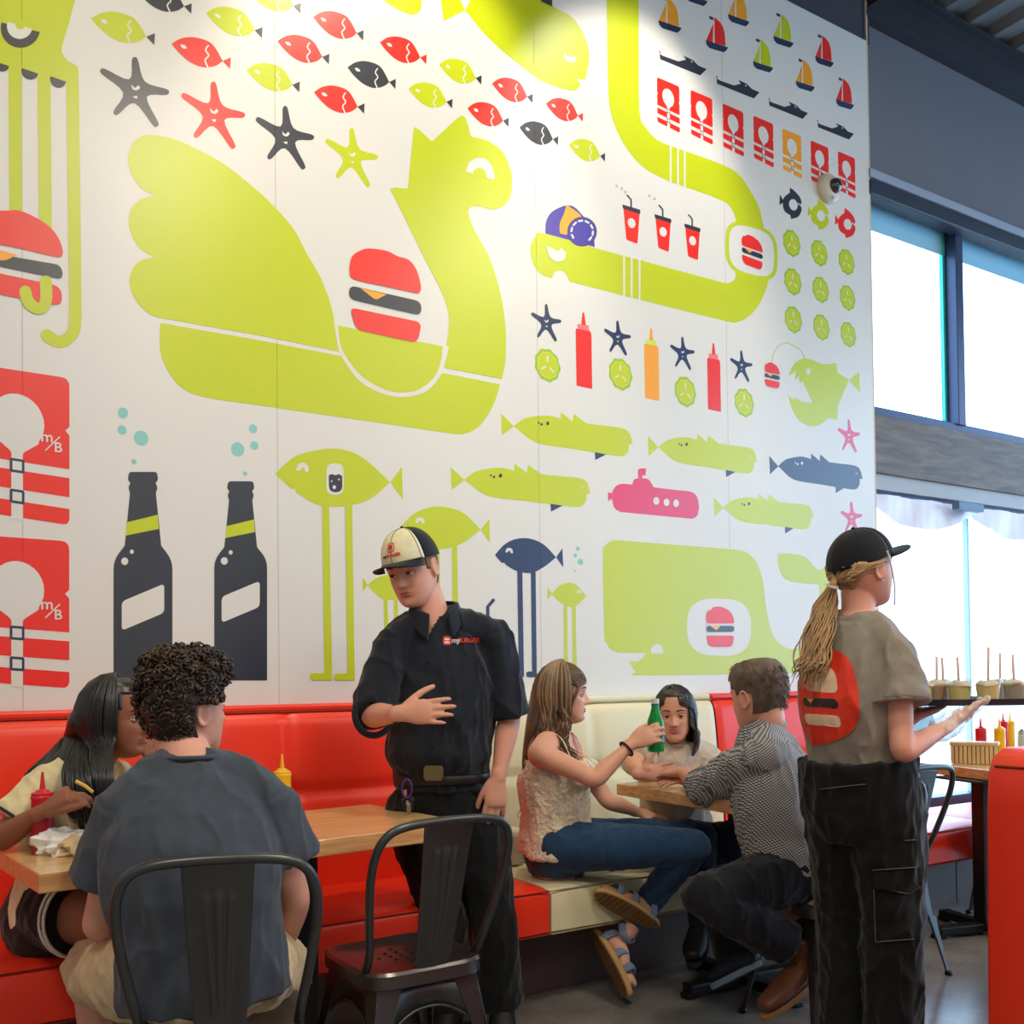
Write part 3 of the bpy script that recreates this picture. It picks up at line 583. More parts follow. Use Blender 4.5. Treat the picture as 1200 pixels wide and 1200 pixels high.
# --- whale
fig('painted_whale', [(LIME, cur([(706.5, 650), (709, 640), (718, 633.5), (735, 634, 1), (862, 644, 1), (876, 648), (887, 660), (894, 681), (897, 706), (901, 728), (908, 748), (924, 760), (945, 756), (959, 740), (960, 685, 1), (925, 681), (914, 669), (911, 649, 1), (927, 649), (944, 653), (960, 668), (976, 653), (993, 649), (1006, 650, 1), (1003, 668), (993, 680), (977, 684, 1), (976, 745), (960, 775), (927, 789, 1), (755, 791.5), (745, 787), (737.5, 775, 1), (750, 774), (757, 765, 1), (722, 764), (711, 754), (708, 740)])),
    (PAP, sup(842.5, 735, 37.5, 33.5, .02, e=.7)), (PAP, [(763, 766)]+ell(770, 762, 7, 7, 12, 180, 360)+[(777, 766)])])
fig('painted_burger', burger_px(827.5, 860, 711, 758, 0), 'burger in the belly of the whale')
# wallpaper seams
for x in (26.5, 325, 631, 853):
    a = W2(x, 500); b = MB().box((a[0], WY-.0003, 2.43), (.0022, .0006, 4.86))
    with world(): b.build('paper_seam', mat('seam', (186, 182, 176), .5), mural)
# security dome camera
e = empty('security_camera', (4.49, WY, 3.905), 'white round dome security camera mounted high on the right of the mural', 'security camera')
RX = Matrix.Rotation(PI/2, 3, 'X')
MB().lathe([(.080, 0), (.082, .02), (.078, .032), (.064, .045), (.054, .052)], n=32, M=RX).build('housing', mat('camera_plastic', (205, 198, 180), .4), e, auto=40)
MB().ball((.008, -.052, .004), (.042, .038, .042), 20).build('dome', mat('smoked_dome', (38, 40, 44), .08, coat=1), e, smooth=True)
MB().box((0, -.048, -.062), (.02, .014, .014)).build('lock_tab', mat('camera_plastic', (0, 0, 0)), e, bevel=.003)
# ================================================================ furniture
def vinyl(name, col): return mat(name, col, .34, spec=.5, bump=(420, .12, .001))
M_red = vinyl('red_vinyl', (240, 54, 28)); M_cream = vinyl('cream_vinyl', (224, 214, 178)); M_seam = mat('seam_thread', (120, 24, 16), .6); M_seamc = mat('seam_cream', (150, 138, 104), .6)
M_kick = mat('kick_panel', (82, 62, 56), .5, var=(6, .15))
def booth(xa, xb, m, ms, label, back=True, seams=()):
    e = empty('booth_bench', ((xa+xb)/2, 3.3, 0), label, 'booth bench', 'vinyl bench sections along the mural wall')
    L = xb-xa
    with world():
        MB().box(((xa+xb)/2, 3.46, .14), (L-.004, .44, .28)).build('base', M_kick, e)
        # seat cushion, slightly crowned
        g = []; nx = max(6, int(L/.06)); prof = [(3.02, .285), (3.0, .30), (2.998, .36), (2.998, .43), (3.004, .444), (3.02, .452), (3.1, .458), (3.3, .460), (3.45, .456), (3.56, .448), (3.6, .44), (3.6, .285)]
        vs = []; fs = []
        for i in range(nx+1):
            u = i/nx; x = xa+.003+(L-.006)*u; edge = min(u*L, (1-u)*L)
            k = min(1, edge/.03); sag = .004*math.sin(u*17)*k
            for y, z in prof: vs.append(V(x, y+(.006*(1-k) if y < 3.1 else 0), z-(.006*(1-k) if z > .43 else 0)+(sag if .45 < z else 0)))
        K = len(prof)
        for i in range(nx):
            for j in range(K): fs.append((i*K+j, i*K+(j+1) % K, (i+1)*K+(j+1) % K, (i+1)*K+j))
        fs += [tuple(range(K)), tuple(nx*K+j for j in range(K-1, -1, -1))]
        s = MB(); s.add(vs, fs); so = s.build('seat_cushion', m, e, auto=50)
        p = MB()
        p.tube([(xa, 3.0, .446), (xb, 3.0, .446)], .0028, 6); p.tube([(xa, 3.004, .29), (xb, 3.004, .29)], .003, 6)
        p.build('piping', ms, so)
        if back:
            # padded back with a horizontal seam, vertical seams and buttons
            nx = max(10, int(L/.025)); nz = 34; vs = []; fs = []; xs = list(seams)
            for i in range(nx+1):
                x = xa+.003+(L-.006)*i/nx
                for j in range(nz+1):
                    t = j/nz; z = .44+.665*t; y = 3.555+.075*t**1.2
                    dh = abs(z-.80); dv = min([abs(x-q) for q in xs]+[min(x-xa, xb-x)+.0])
                    groove = .016*math.exp(-(dh/.018)**2) + (.012*math.exp(-(dv/.014)**2) if (z > .80 or dv < .01) else 0)
                    bt = max([math.exp(-(((x-q)**2+(z-.80)**2)/.035**2)) for q in xs]+[0])*.022
                    top = .03*max(0, (t-.93)/.07)**2; y += groove*.8+bt+top
                    y -= .010*math.sin(PI*min(1, dh/.36))
                    vs.append(V(x, y, z))
            n0 = len(vs)
            for i in range(nx+1):
                for j in range(nz):
                    a = i*(nz+1)+j
                    if i < nx: fs.append((a, a+1, a+nz+2, a+nz+1))
            b = MB(); b.add(vs, fs)
            bo = b.build('backrest', m, e, smooth=True)
            cap = MB().box(((xa+xb)/2, 3.668, 1.113), (L-.004, .05, .030)).box(((xa+xb)/2, 3.678, .77), (L-.004, .035, .66))
            cap.build('backrest_rim', m, e, bevel=.01)
            for q in xs:
                MB().ball((q, 3.615, .80), (.014, .008, .014), 14).build('button', m, e, smooth=True)
            sm = MB(); sm.tube([(xa, 3.618, .80), (xb, 3.618, .80)], .002, 5)
            for q in xs: sm.tube([(q, 3.622, .81), (q, 3.646, 1.09)], .002, 5)
            sm.tube([(xa, 3.642, 1.099), (xb, 3.642, 1.099)], .003, 6)
            sm.build('seam', ms, bo)
    return e
booth(-1.6, 2.08, M_red, M_seam, 'long red vinyl booth bench along the left of the mural wall behind the near table', seams=(-.9, -.16, .6, 1.33))
booth(2.084, 3.50, M_cream, M_seamc, 'cream vinyl booth bench section between two red ones, where the two women sit', seams=(2.75,))
booth(3.504, 4.86, M_red, M_seam, 'red vinyl booth bench section just right of the cream one, below the whale', seams=(4.2,))
booth(4.864, 7.6, M_red, M_seam, 'backless red vinyl bench running under the bright windows at right', back=False)
# ---- near red booth at the right edge
e = empty('booth_partition', (2.0, 1.08, 0), 'close red vinyl booth back cut off by the right edge of the photo', 'booth bench')
with world():
    b = MB(); poly = [(1.868, 0), (1.884, .5), (1.895, .95), (1.902, 1.02), (1.918, 1.052), (1.945, 1.065), (3.3, 1.065), (3.3, 0)]
    n = len(poly); vs = []
    for y, s in ((.92, .03), (.925, .012), (.94, 0), (1.185, 0), (1.197, .008), (1.20, .02)):
        for x, z in poly: vs.append(V(x+(s if x < 2 else -s), y, z-(s if z > .2 else 0)))
    fs = []
    for r in range(5):
        for i in range(n): fs.append((r*n+i, r*n+(i+1) % n, (r+1)*n+(i+1) % n, (r+1)*n+i))
    fs += [tuple(range(n)), tuple(5*n+i for i in range(n-1, -1, -1))]
    b.add(vs, fs); bo = b.build('backrest', M_red, e, auto=50)
    MB().tube([(1.906, .94, 1.03), (1.906, 1.18, 1.03)], .003, 6).build('piping', M_seam, bo)
    MB().box((2.6, .72, .36), (1.35, .40, .18)).build('seat_cushion', M_red, e, bevel=.02)
    MB().box((2.6, .74, .135), (1.3, .3, .27)).build('base', M_kick, e)
# ---- tables
M_top = wood_mat('butcher_block', (212, 164, 106), (238, 198, 138), (1.2, 22, 8), .25, .4)
M_edge = wood_mat('butcher_edge', (190, 130, 82), (222, 172, 116), (2, 8, 30), .35, .2)
M_black = mat('black_powdercoat', (22, 22, 24), .45, .3)
def table(A, ang, L, D, label, zt=.775, postx=None, foot=True):
    """A = corner nearest the camera on the left, ang = turn, L along the wall, D towards the wall"""
    c, s = math.cos(ang), math.sin(ang); cx, cy = A[0]+c*L/2-s*D/2, A[1]+s*L/2+c*D/2
    e = empty('dining_table', (cx, cy, 0), label, 'table', rz=ang)
    t = MB().box((0, 0, zt-.024), (L, D, .048), M_top); t.ms = [M_top, M_edge]
    t.m = [1, 1, 1, 1, 1, 0]; t.m = [1 if k != 5 else 0 for k in range(6)]
    t.build('tabletop', None, e, bevel=.004, fix=False)
    for px in (postx or (0,)):
        b = MB().box((px, 0, zt/2), (.075, .075, zt-.06)); b.box((px, 0, zt-.055), (.3, .3, .012)); b.build('post', M_black, e, bevel=.004)
        f = MB()
        for a in (0, PI/2): f.box((px, 0, .035), (.56, .06, .04), rz=a)
        for a in range(4): f.box((px+.27*math.cos(a*PI/2), .27*math.sin(a*PI/2), .012), (.05, .05, .024))
        f.build('foot', M_black, e, bevel=.006)
    return e
table((.34, 2.58), math.radians(5.6), 1.235, .60, 'butcher block table in front of the red bench, with ketchup and food baskets on it', postx=(.2,))
table((2.56, 2.45), math.radians(-4), .72, .84, 'butcher block table between the two women and the man in the checked shirt', postx=(-.06,))
table((4.20, 2.44), math.radians(-15), 1.2, .76, 'butcher block table at the bright windows, with a bamboo caddy on it', postx=(-.5,))
table((5.55, 2.95), 0, .9, .7, 'farthest butcher block table at right, behind the near red booth')
# ---- metal cafe chairs
M_gun = mat('gunmetal', (82, 84, 86), .33, .8, bump=(30, .05, .002)); M_gunseat = mat('gunmetal_seat', (96, 90, 90), .28, .8)
def chair(label, loc, rz, group='gunmetal cafe chairs at the tables'):
    e = empty('cafe_chair', (loc[0], loc[1], 0), label, 'chair', group, rz)
    # seat pan with turned down rim
    def sq(h, r, z, k=28):
        o = []
        for i in range(k):
            a = 2*PI*i/k; c, s = math.cos(a), math.sin(a); o.append(V(h*math.copysign(abs(c)**r, c), h*math.copysign(abs(s)**r, s), z))
        return o
    rings = [sq(.172, .38, .405), sq(.18, .38, .41), sq(.182, .38, .444), sq(.176, .38, .452), sq(.165, .4, .452), sq(.155, .42, .446), sq(.08, .6, .443), sq(.02, .9, .442)]
    vs = [v for r in rings for v in r]; fs = []; n = 28
    for i in range(len(rings)-1):
        for k in range(n): fs.append((i*n+k, i*n+(k+1) % n, (i+1)*n+(k+1) % n, (i+1)*n+k))
    fs.append(tuple((len(rings)-1)*n+k for k in range(n)))
    s = MB(); s.add(vs, fs, M_gunseat); h = s; HB = mat('hole_black', (8, 8, 8), .8)
    for i, (x, y) in enumerate([(a*.035, b*.035) for a in (-1, 0, 1) for b in (-1, 0, 1)]+[(.07, 0), (-.07, 0), (0, .07), (0, -.07)]):
        h.lathe([(.0055, 0), (.0055, .0012)], (x, y, .4435), 10, HB)
    h.build('seat', None, e, auto=40)
    # hoop back
    pts = [(-.165, -.10, .43), (-.172, -.15, .50), (-.19, -.19, .60), (-.203, -.225, .70), (-.20, -.25, .775), (-.175, -.268, .825), (-.12, -.277, .846), (0, -.281, .852)]
    pts = pts + [(-x, y, z) for x, y, z in reversed(pts[:-1])]
    MB().tube(catmull(pts, k=5), .0115, 12).build('backrest_frame', M_gun, e, smooth=True)
    # centre splat with pressed ribs
    nz, nx = 40, 36; vs = []; fs = []
    for j in range(nz+1):
        t = j/nz; z = .43+.415*t; y = -.165-.112*t**.85; w = .052+.022*t
        for i in range(nx+1):
            u = -1+2*i/nx; rib = 0
            for (rc, rw) in ((0, .16), (.42, .13), (-.42, .13)):
                if .16 < t < .86-.05*abs(rc): rib += .0065*math.exp(-((u*(1)-rc*(.45+.55*t))/(rw*.75))**4)*min(1, (t-.16)/.06)*min(1, (.86-t)/.06)
            vs.append(V(u*w, y-rib-.004*(1-abs(u))**.5, z))
    for j in range(nz):
        for i in range(nx): a = j*(nx+1)+i; fs.append((a, a+1, a+nx+2, a+nx+1))
    b = MB(); b.add(vs, fs); o = b.build('back_splat', M_gun, e, smooth=True, fix=False)
    md = o.modifiers.new('thick', 'SOLIDIFY'); md.thickness = .004
    # legs: folded sheet metal, splayed
    for sx in (-1, 1):
        for sy in (-1, 1):
            b = MB(); k = 12; vs = []; fs = []
            for j in range(k+1):
                t = j/k; z = .415*(1-t)+.004; c = .150+.065*t; w = (.062*(1-t)**1.6+.016)
                # L section
                P0 = V(sx*c, sy*c, z); a = V(sx*(c-w), sy*c, z); d = V(sx*c, sy*(c-w), z)
                i0 = V(sx*(c-.006), sy*(c-.006), z); i1 = V(sx*(c-w), sy*(c-.006), z); i2 = V(sx*(c-.006), sy*(c-w), z)
                vs += [a, P0, d, i2, i0, i1]
            for j in range(k):
                for q in range(6): fs.append((j*6+q, j*6+(q+1) % 6, (j+1)*6+(q+1) % 6, (j+1)*6+q))
            fs += [tuple(range(6)), tuple(k*6+q for q in range(5, -1, -1))]
            b.add(vs, fs); lo = b.build('leg', M_gun, e, bevel=.002)
            MB().lathe([(.014, 0), (.016, .012), (.012, .02)], (sx*.211, sy*.211, 0), 10).build('foot_cap', M_black, lo)
    # arched aprons between the legs
    for q in range(4):
        b = MB(); k = 18; vs = []; fs = []
        for i in range(k+1):
            u = -1+2*i/k; zb = .36-.10*abs(u)**2.4-.02; c = .150+.065*(.415-zb)/.415
            R = Matrix.Rotation(q*PI/2, 3, 'Z')
            vs += [R@V(u*.15, .150, .415), R@V(u*.15*(1+.2*abs(u)**3), c-.006, zb), ]
        for i in range(k): fs.append((2*i, 2*i+1, 2*i+3, 2*i+2))
        b.add(vs, fs); o = b.build('apron', M_gun, e, smooth=True); md = o.modifiers.new('t', 'SOLIDIFY'); md.thickness = .003
        ed = MB().tube([v+V(0, 0, 0) for v in vs[1::2]], .004, 8).build('rolled_edge', M_gun, o, smooth=True)
    return e
chair('gunmetal cafe chair under the man in the dark T-shirt, lower left', (.70, 2.35), -.32)
chair('empty gunmetal cafe chair at the right end of the near table, beside the server', (1.27, 2.57), .02)
chair('gunmetal cafe chair under the man in the checked shirt', (2.82, 2.38), math.radians(76))
chair('gunmetal cafe chair whose curved back shows just right of the waitress', (3.46, 2.70), 0)
chair('gunmetal cafe chair with one leg showing left of the close red booth', (4.66, 2.76), math.radians(40))
# ---- squeeze bottles
M_ket = mat('ketchup_plastic', (206, 20, 36), .3, spec=.5, coat=.3); M_mus = mat('mustard_plastic', (240, 186, 20), .3, coat=.3); M_ketd = mat('ketchup_fill', (150, 14, 30), .3, coat=.3)
def squeeze(name, label, cat, p, h, m, m2=None, group=None):
    e = empty(name, p, label, cat, group); r = h*.135
    MB().lathe([(r*.9, 0), (r, .006), (r, h*.46)], n=28, mt=None).build('bottle_body', m2 or m, e, auto=40)
    MB().lathe([(r, h*.46), (r*.985, h*.66), (r*1.03, h*.675), (r*1.03, h*.695), (r*.97, h*.71)], n=28).build('bottle_shoulder', m, e, auto=40)
    c = MB().lathe([(r*.97, h*.70), (r*.97, h*.74), (r*.6, h*.76), (r*.55, h*.775), (r*.26, h*.79), (r*.2, h*.86), (r*.1, h), (r*.04, h)], n=24).build('nozzle_cap', m, e, auto=40)
    return e
def on_table(px, py, zt=.775):
    r = CF + CR*((px-600)/FOC) - CU*((py-CY)/FOC); p = CO+r*((zt-EYE)/r.z); return V(p.x, p.y, zt+.0005)
squeeze('ketchup_bottle', 'tall red ketchup squeeze bottle at the left end of the near table', 'bottle', on_table(50, 1000), .212, M_ket, M_ketd)
squeeze('mustard_bottle', 'yellow mustard bottle half hidden behind the shoulder of the man in the dark T-shirt', 'bottle', on_table(331, 962), .21, M_mus)
squeeze('ketchup_bottle', 'red ketchup bottle on the window table behind the bamboo caddy', 'bottle', on_table(1150, 888), .205, M_ket)
squeeze('mustard_bottle', 'yellow mustard bottle on the window table behind the bamboo caddy', 'bottle', on_table(1172, 888), .205, M_mus)
squeeze('ketchup_bottle', 'small distant red ketchup bottle at far right, above the caddy', 'bottle', (5.665, 3.45, .7755), .20, M_ket)
squeeze('mustard_bottle', 'small distant yellow mustard bottle at far right, above the caddy', 'bottle', (5.735, 3.45, .7755), .20, M_mus)
# bamboo caddy
M_bam = wood_mat('bamboo', (196, 160, 110), (222, 190, 140), (4, 4, 2), .5, .1); M_slot = mat('bamboo_gap', (96, 70, 44), .8)
e = empty('caddy', (4.52, 2.90, .7755), 'slatted bamboo napkin caddy on the window table', 'caddy', rz=math.radians(-62))
b = MB().box((0, 0, .045), (.20, .09, .085)); b.build('inner_box', M_slot, e)
for i in range(11):
    MB().box((-.095+i*.019, -.048, .045), (.015, .006, .088)).build('slat', M_bam, e, bevel=.001)
MB().box((0, 0, .097), (.215, .11, .018)).build('rim', M_bam, e, bevel=.005)
# shakers on the far table
M_chr = mat('chrome', (200, 200, 205), .15, 1.)
for dx, dy, lb in ((.14, -.08, 'left one of two small steel topped shakers at far right'), (.22, -.13, 'right one of two small steel topped shakers at far right')):
    e = empty('shaker', (5.66+dx, 3.50+dy, .7755), lb, 'shaker', 'steel topped shakers on the far table')
    MB().lathe([(.022, 0), (.024, .01), (.021, .07)], n=16).build('glass_body', mat('shaker_glass', (190, 196, 190), .15), e, auto=40)
    MB().lathe([(.023, .07), (.023, .09), (.012, .1)], n=16).build('steel_lid', M_chr, e, auto=40)
# ---- food on the near table
M_paper = mat('basket_liner', (238, 236, 230), .6); M_bask = mat('food_basket', (230, 96, 20), .35)
p = on_table(73, 999)
def crumple(c, r, seed, n=26, flat=.5, amp=.35):
    rr = random.Random(seed); ph = [(rr.uniform(0, 6), rr.uniform(2, 6), V(rr.uniform(-1, 1), rr.uniform(-1, 1), rr.uniform(-1, 1)).normalized()) for _ in range(9)]
    b = MB(); b.ball((0, 0, 0), 1, n); o = []
    for v in b.v:
        v = V(*v); k = 1
        for a, f, d in ph: k += amp/9*2*abs(math.sin(f*v.dot(d)+a))-amp/9
        o.append((c[0]+v.x*r*k, c[1]+v.y*r*k, c[2]+max(-.6, v.z)*r*k*flat+r*flat*.6))
    b.v = o; return b
e = empty('crumpled_wrapper', p, 'crumpled white and cream burger wrapper beside the tall ketchup bottle', 'wrapper')
crumple((0, 0, 0), .052, 3, flat=.62, amp=1.1).build('white_paper', M_paper, e, auto=25)
crumple((.045, -.035, 0), .05, 8, flat=.5, amp=1.2).build('greasy_paper', mat('greasy_paper', (226, 196, 150), .5), e, auto=25)
def basket(name, p, label, rz, col):
    e = empty(name, p, label, 'food basket', rz=rz)
    vs = []; fs = []; n = 24
    for s, z in ((.8, .002), (.85, .004), (1.0, .038), (1.03, .04), (1.03, .036), (.97, .036), (.8, .008)):
        for k in range(n):
            a = 2*PI*k/n; c_, s_ = math.cos(a), math.sin(a); vs.append(V(.075*s*math.copysign(abs(c_)**.6, c_), .05*s*math.copysign(abs(s_)**.6, s_), z))
    for i in range(6):
        for k in range(n): fs.append((i*n+k, i*n+(k+1) % n, (i+1)*n+(k+1) % n, (i+1)*n+k))
    fs.append(tuple(6*n+k for k in range(n))); b = MB(); b.add(vs, fs); b.build('tray', mat(col, (234, 104, 30) if 'o' in col else (214, 60, 20), .35), e, auto=40)
    crumple((0, 0, .01), .05, 5, flat=.4, amp=.9).build('paper_liner', M_paper, e, auto=25)
    return e
pb = on_table(82, 974); basket('food_basket', pb, 'orange food basket with a paper liner, in front of the clear cup', .3, 'orange_basket')
pb2 = on_table(76, 966); basket('food_basket', pb2, 'red food basket behind the orange one on the near table', .2, 'red_basket')
M_fry = mat('french_fry', (236, 190, 90), .5, bump=(80, .2, .002))
rr = random.Random(4)
for i in range(5):
    a = rr.uniform(0, PI); q = pb+V(rr.uniform(-.03, .03), rr.uniform(-.02, .02), .038+.004*i); d = V(math.cos(a), math.sin(a), rr.uniform(-.1, .25)).normalized()*.028
    with world(): pass
    o = MB().tube([-d, V(0, 0, .002), d], .0042, 6).build('french_fry', M_fry); o.location = q
    tag(o, 'one of the few french fries piled in the orange basket', 'french fry', 'french fries in the orange basket')
M_clear = bpy.data.materials.new('clear_plastic'); M_clear.use_nodes = True; nt = M_clear.node_tree; nt.nodes.clear(); o_ = nt.nodes.new('ShaderNodeOutputMaterial'); t_ = nt.nodes.new('ShaderNodeBsdfTransparent'); g_ = nt.nodes.new('ShaderNodeBsdfGlossy'); g_.inputs['Roughness'].default_value = .12
t_.inputs['Color'].default_value = (.93, .94, .95, 1); x_ = nt.nodes.new('ShaderNodeMixShader'); x_.inputs['Fac'].default_value = .18; nt.links.new(t_.outputs[0], x_.inputs[1]); nt.links.new(g_.outputs[0], x_.inputs[2]); nt.links.new(x_.outputs[0], o_.inputs[0])
M_straw = mat('paper_straw', (214, 180, 164), .5)
def cup(label, p, h, r, fill, straw, group, topc=(240, 226, 200), fillh=.7, name='milkshake_cup', tilt=(0, 0)):
    e = empty(name, p, label, 'cup', group)
    MB().lathe([(r*.74, .002), (r*.74+r*.26*fillh*.98, h*fillh)], n=24).build('drink', mat('drink_%d_%d_%d' % fill, fill, .35), e, auto=60)
    MB().lathe([(r*.76, 0), (r*1.0, h*.93), (r*1.06, h*.95), (r*1.06, h*.98), (r*1.0, h)], n=24).build('cup_wall', M_clear, e, auto=40)
    crumple((0, 0, h*fillh-.004), r*.8, int(p[0]*91) % 50, n=18, flat=.42, amp=.6).build('cream_topping', mat('whipped_cream', topc, .6), e, smooth=True)
    if straw:
        MB().tube([V(0, 0, h*.4), V(tilt[0]*.5, tilt[1]*.5, h*.4+straw*.5), V(tilt[0], tilt[1], h*.4+straw)], .0042, 10).build('straw', M_straw, e, smooth=True)
    return e
cup('clear plastic cup with a straw at the left end of the near table', on_table(99, 981), .075, .03, (222, 190, 170), .06, None, name='drink_cup', fillh=.5, tilt=(.004, .004))
# ---- green water bottle held up by the woman in the lace top
M_green = mat('green_glass', (40, 176, 90), .08, trans=.6, ior=1.3, spec=.6); M_cap = mat('pale_cap', (210, 214, 210), .4)
gp = P(768.5, 881, 3.70)
e = empty('water_bottle', gp, 'green glass water bottle held up over the table by the woman in the lace top', 'bottle')
MB().lathe([(.026, 0), (.031, .004), (.0315, .05), (.0315, .10), (.028, .118), (.019, .142), (.0145, .16), (.0135, .178)], n=28).build('glass_body', M_green, e, auto=40)
MB().lathe([(.0322, .036), (.0322, .085)], n=28).build('label_band', mat('label_blue', (130, 180, 200), .5), e, auto=40)
MB().lathe([(.0148, .170), (.0148, .176)], n=20).build('neck_foil', mat('neck_label', (70, 90, 130), .4), e, auto=40)
MB().lathe([(.0148, .177), (.0148, .193), (.013, .195)], n=20).build('cap', M_cap, e, auto=40)
# glass of the dark-haired woman
# ---- handbag on the bench behind the woman in the lace top
e = empty('handbag', (2.22, 3.44, .462), 'cream handbag with a looped strap on the bench behind the woman in the lace top', 'bag')
M_bag = mat('cream_leather', (206, 196, 150), .45)
vs = MB().box((-.05, .0, .075), (.16, .09, .15)); vs.build('bag_body', mat('pale_leather', (220, 214, 196), .45), e, bevel=.03, seg=4, auto=40)
MB().tube(catmull([(.0, -.02, .14), (.02, -.03, .20), (.05, -.04, .17), (.07, -.05, .08), (.09, -.08, .02), (.03, -.1, .012), (-.04, -.09, .03)], k=6), .005, 8).build('strap', M_bag, e, smooth=True)
# ---- tray of milkshakes
TZ = 1.128
tp = P(1150, 822, 3.18); tp.z = TZ
e = empty('serving_tray', tp, 'dark serving tray of milkshakes carried by the waitress', 'tray')
vs = []; fs = []; n = 48; RX_ = Matrix.Rotation(-YAW, 3, 'Z')
for s, z in ((.93, -.010), (.97, -.010), (1.0, .008), (1.01, .010), (1.0, .006), (.96, -.004), (.9, -.005)):
    for k in range(n):
        a = 2*PI*k/n; c_, s_ = math.cos(a), math.sin(a); vs.append(RX_@V(.245*s*math.copysign(abs(c_)**.55, c_), .19*s*math.copysign(abs(s_)**.55, s_), z))
for i in range(6):
    for k in range(n): fs.append((i*n+k, i*n+(k+1) % n, (i+1)*n+(k+1) % n, (i+1)*n+k))
fs += [tuple(range(n-1, -1, -1)), tuple(6*n+k for k in range(n))]
b = MB(); b.add(vs, fs); b.build('tray_body', mat('tray_plastic', (62, 64, 78), .45), e, auto=35)
YEL, BRN, TAN = (252, 232, 150), (206, 164, 124), (190, 174, 146)
for px, d, c, st, tl, lb in ((1079, 3.12, YEL, 0, (.0, .0), 'yellow milkshake at the left end of the tray, half behind the sleeve'),
      (1098, 3.16, BRN, .115, (.003, .0), 'chocolate brown milkshake second from the left on the tray'),
      (1124.5, 3.10, YEL, .112, (-.006, 0), 'pale yellow milkshake above the gloved hand, third from the left'),
      (1158, 3.04, YEL, .140, (.008, 0), 'pale yellow milkshake with the tallest straw, right of the gloved hand'),
      (1189, 3.12, TAN, .118, (-.005, 0), 'tan milkshake nearest the right edge of the photo'),
      (1106, 3.30, BRN, .115, (-.004, 0), 'milkshake in the back row between the brown and the yellow ones'),
      (1172, 3.30, TAN, .125, (.006, 0), 'milkshake in the back row at the right, behind the tallest straw')):
    q = P(px, 822, d); q.z = TZ-.0035
    cup(lb, q, .074, .037, c, st, 'milkshakes on the serving tray', tilt=tl)
# the small decor sill object outside: parked pale van seen through the windows
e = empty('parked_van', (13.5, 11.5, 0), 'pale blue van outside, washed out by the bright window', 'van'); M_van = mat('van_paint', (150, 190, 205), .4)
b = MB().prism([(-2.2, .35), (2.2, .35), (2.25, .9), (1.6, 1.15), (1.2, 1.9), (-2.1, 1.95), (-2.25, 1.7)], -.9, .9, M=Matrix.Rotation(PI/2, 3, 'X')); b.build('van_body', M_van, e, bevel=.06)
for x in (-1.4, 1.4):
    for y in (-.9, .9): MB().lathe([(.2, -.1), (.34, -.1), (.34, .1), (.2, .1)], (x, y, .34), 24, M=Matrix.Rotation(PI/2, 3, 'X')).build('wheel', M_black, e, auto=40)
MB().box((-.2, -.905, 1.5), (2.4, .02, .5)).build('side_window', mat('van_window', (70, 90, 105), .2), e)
# ================================================================ people
def sweep(b, keys, n=20, k=5, ref=None, cap=True):
    """keys: (point, ra, rb) or (point, ra, rb, side); smooth tube with rounded ends; ra lies along side"""
    K = [(V(*q[0]), q[1], q[2], V(*(q[3] if len(q) > 3 else (ref or (1, 0, 0))))) for q in keys]
    N = len(K); pts = []
    def cr(a, b_, c, d, t): return .5*((2*b_)+(c-a)*t+(2*a-5*b_+4*c-d)*t*t+(-a+3*b_-3*c+d)*t**3)
    for i in range(N-1):
        A, B, C, D = K[max(i-1, 0)], K[i], K[i+1], K[min(i+2, N-1)]
        for j in range(k):
            t = j/k; pts.append((cr(A[0], B[0], C[0], D[0], t), cr(A[1], B[1], C[1], D[1], t), cr(A[2], B[2], C[2], D[2], t), B[3].lerp(C[3], t)))
    pts.append(K[-1])
    P_ = [p[0] for p in pts]; tg = []
    for i in range(len(P_)): tg.append((P_[min(i+1, len(P_)-1)]-P_[max(i-1, 0)]).normalized())
    rings = []
    if cap:
        for j in (3, 2, 1):
            a = PI/2*j/3.2; rings.append((P_[0]-tg[0]*min(pts[0][1], pts[0][2])*math.sin(a), pts[0][1]*math.cos(a), pts[0][2]*math.cos(a), pts[0][3], tg[0]))
    for p, t in zip(pts, tg): rings.append((p[0], p[1], p[2], p[3], t))
    if cap:
        for j in (1, 2, 3):
            a = PI/2*j/3.2; rings.append((P_[-1]+tg[-1]*min(pts[-1][1], pts[-1][2])*math.sin(a), pts[-1][1]*math.cos(a), pts[-1][2]*math.cos(a), pts[-1][3], tg[-1]))
    vs = []; fs = []
    for p, ra, rb, s, t in rings:
        a = s-t*s.dot(t)
        if a.length < 1e-4: a = t.orthogonal()
        a.normalize(); c = t.cross(a)
        for q in range(n): w = 2*PI*q/n; vs.append(p+a*(max(ra, 1e-4)*math.cos(w))+c*(max(rb, 1e-4)*math.sin(w)))
    M = len(rings)
    for i in range(M-1):
        for q in range(n): fs.append((i*n+q, i*n+(q+1) % n, (i+1)*n+(q+1) % n, (i+1)*n+q))
    fs += [tuple(range(n-1, -1, -1)), tuple((M-1)*n+q for q in range(n))]
    b.add(vs, fs)
def pnoise(co, f, seed, octv=2):
    """smooth pseudo noise of positions, numpy"""
    r = np.random.RandomState(seed); out = np.zeros(len(co)); amp = 1; tot = 0
    for o in range(octv):
        w = co*f*(2**o)
        for k in range(5):
            d = r.normal(size=3); d /= np.linalg.norm(d); d2 = r.normal(size=3); d2 /= np.linalg.norm(d2)
            out += amp*np.sin(w@d*1.0+r.uniform(0, 6)+1.3*np.sin(w@d2*.7+r.uniform(0, 6)))/5
        tot += amp; amp *= .5
    return out/tot
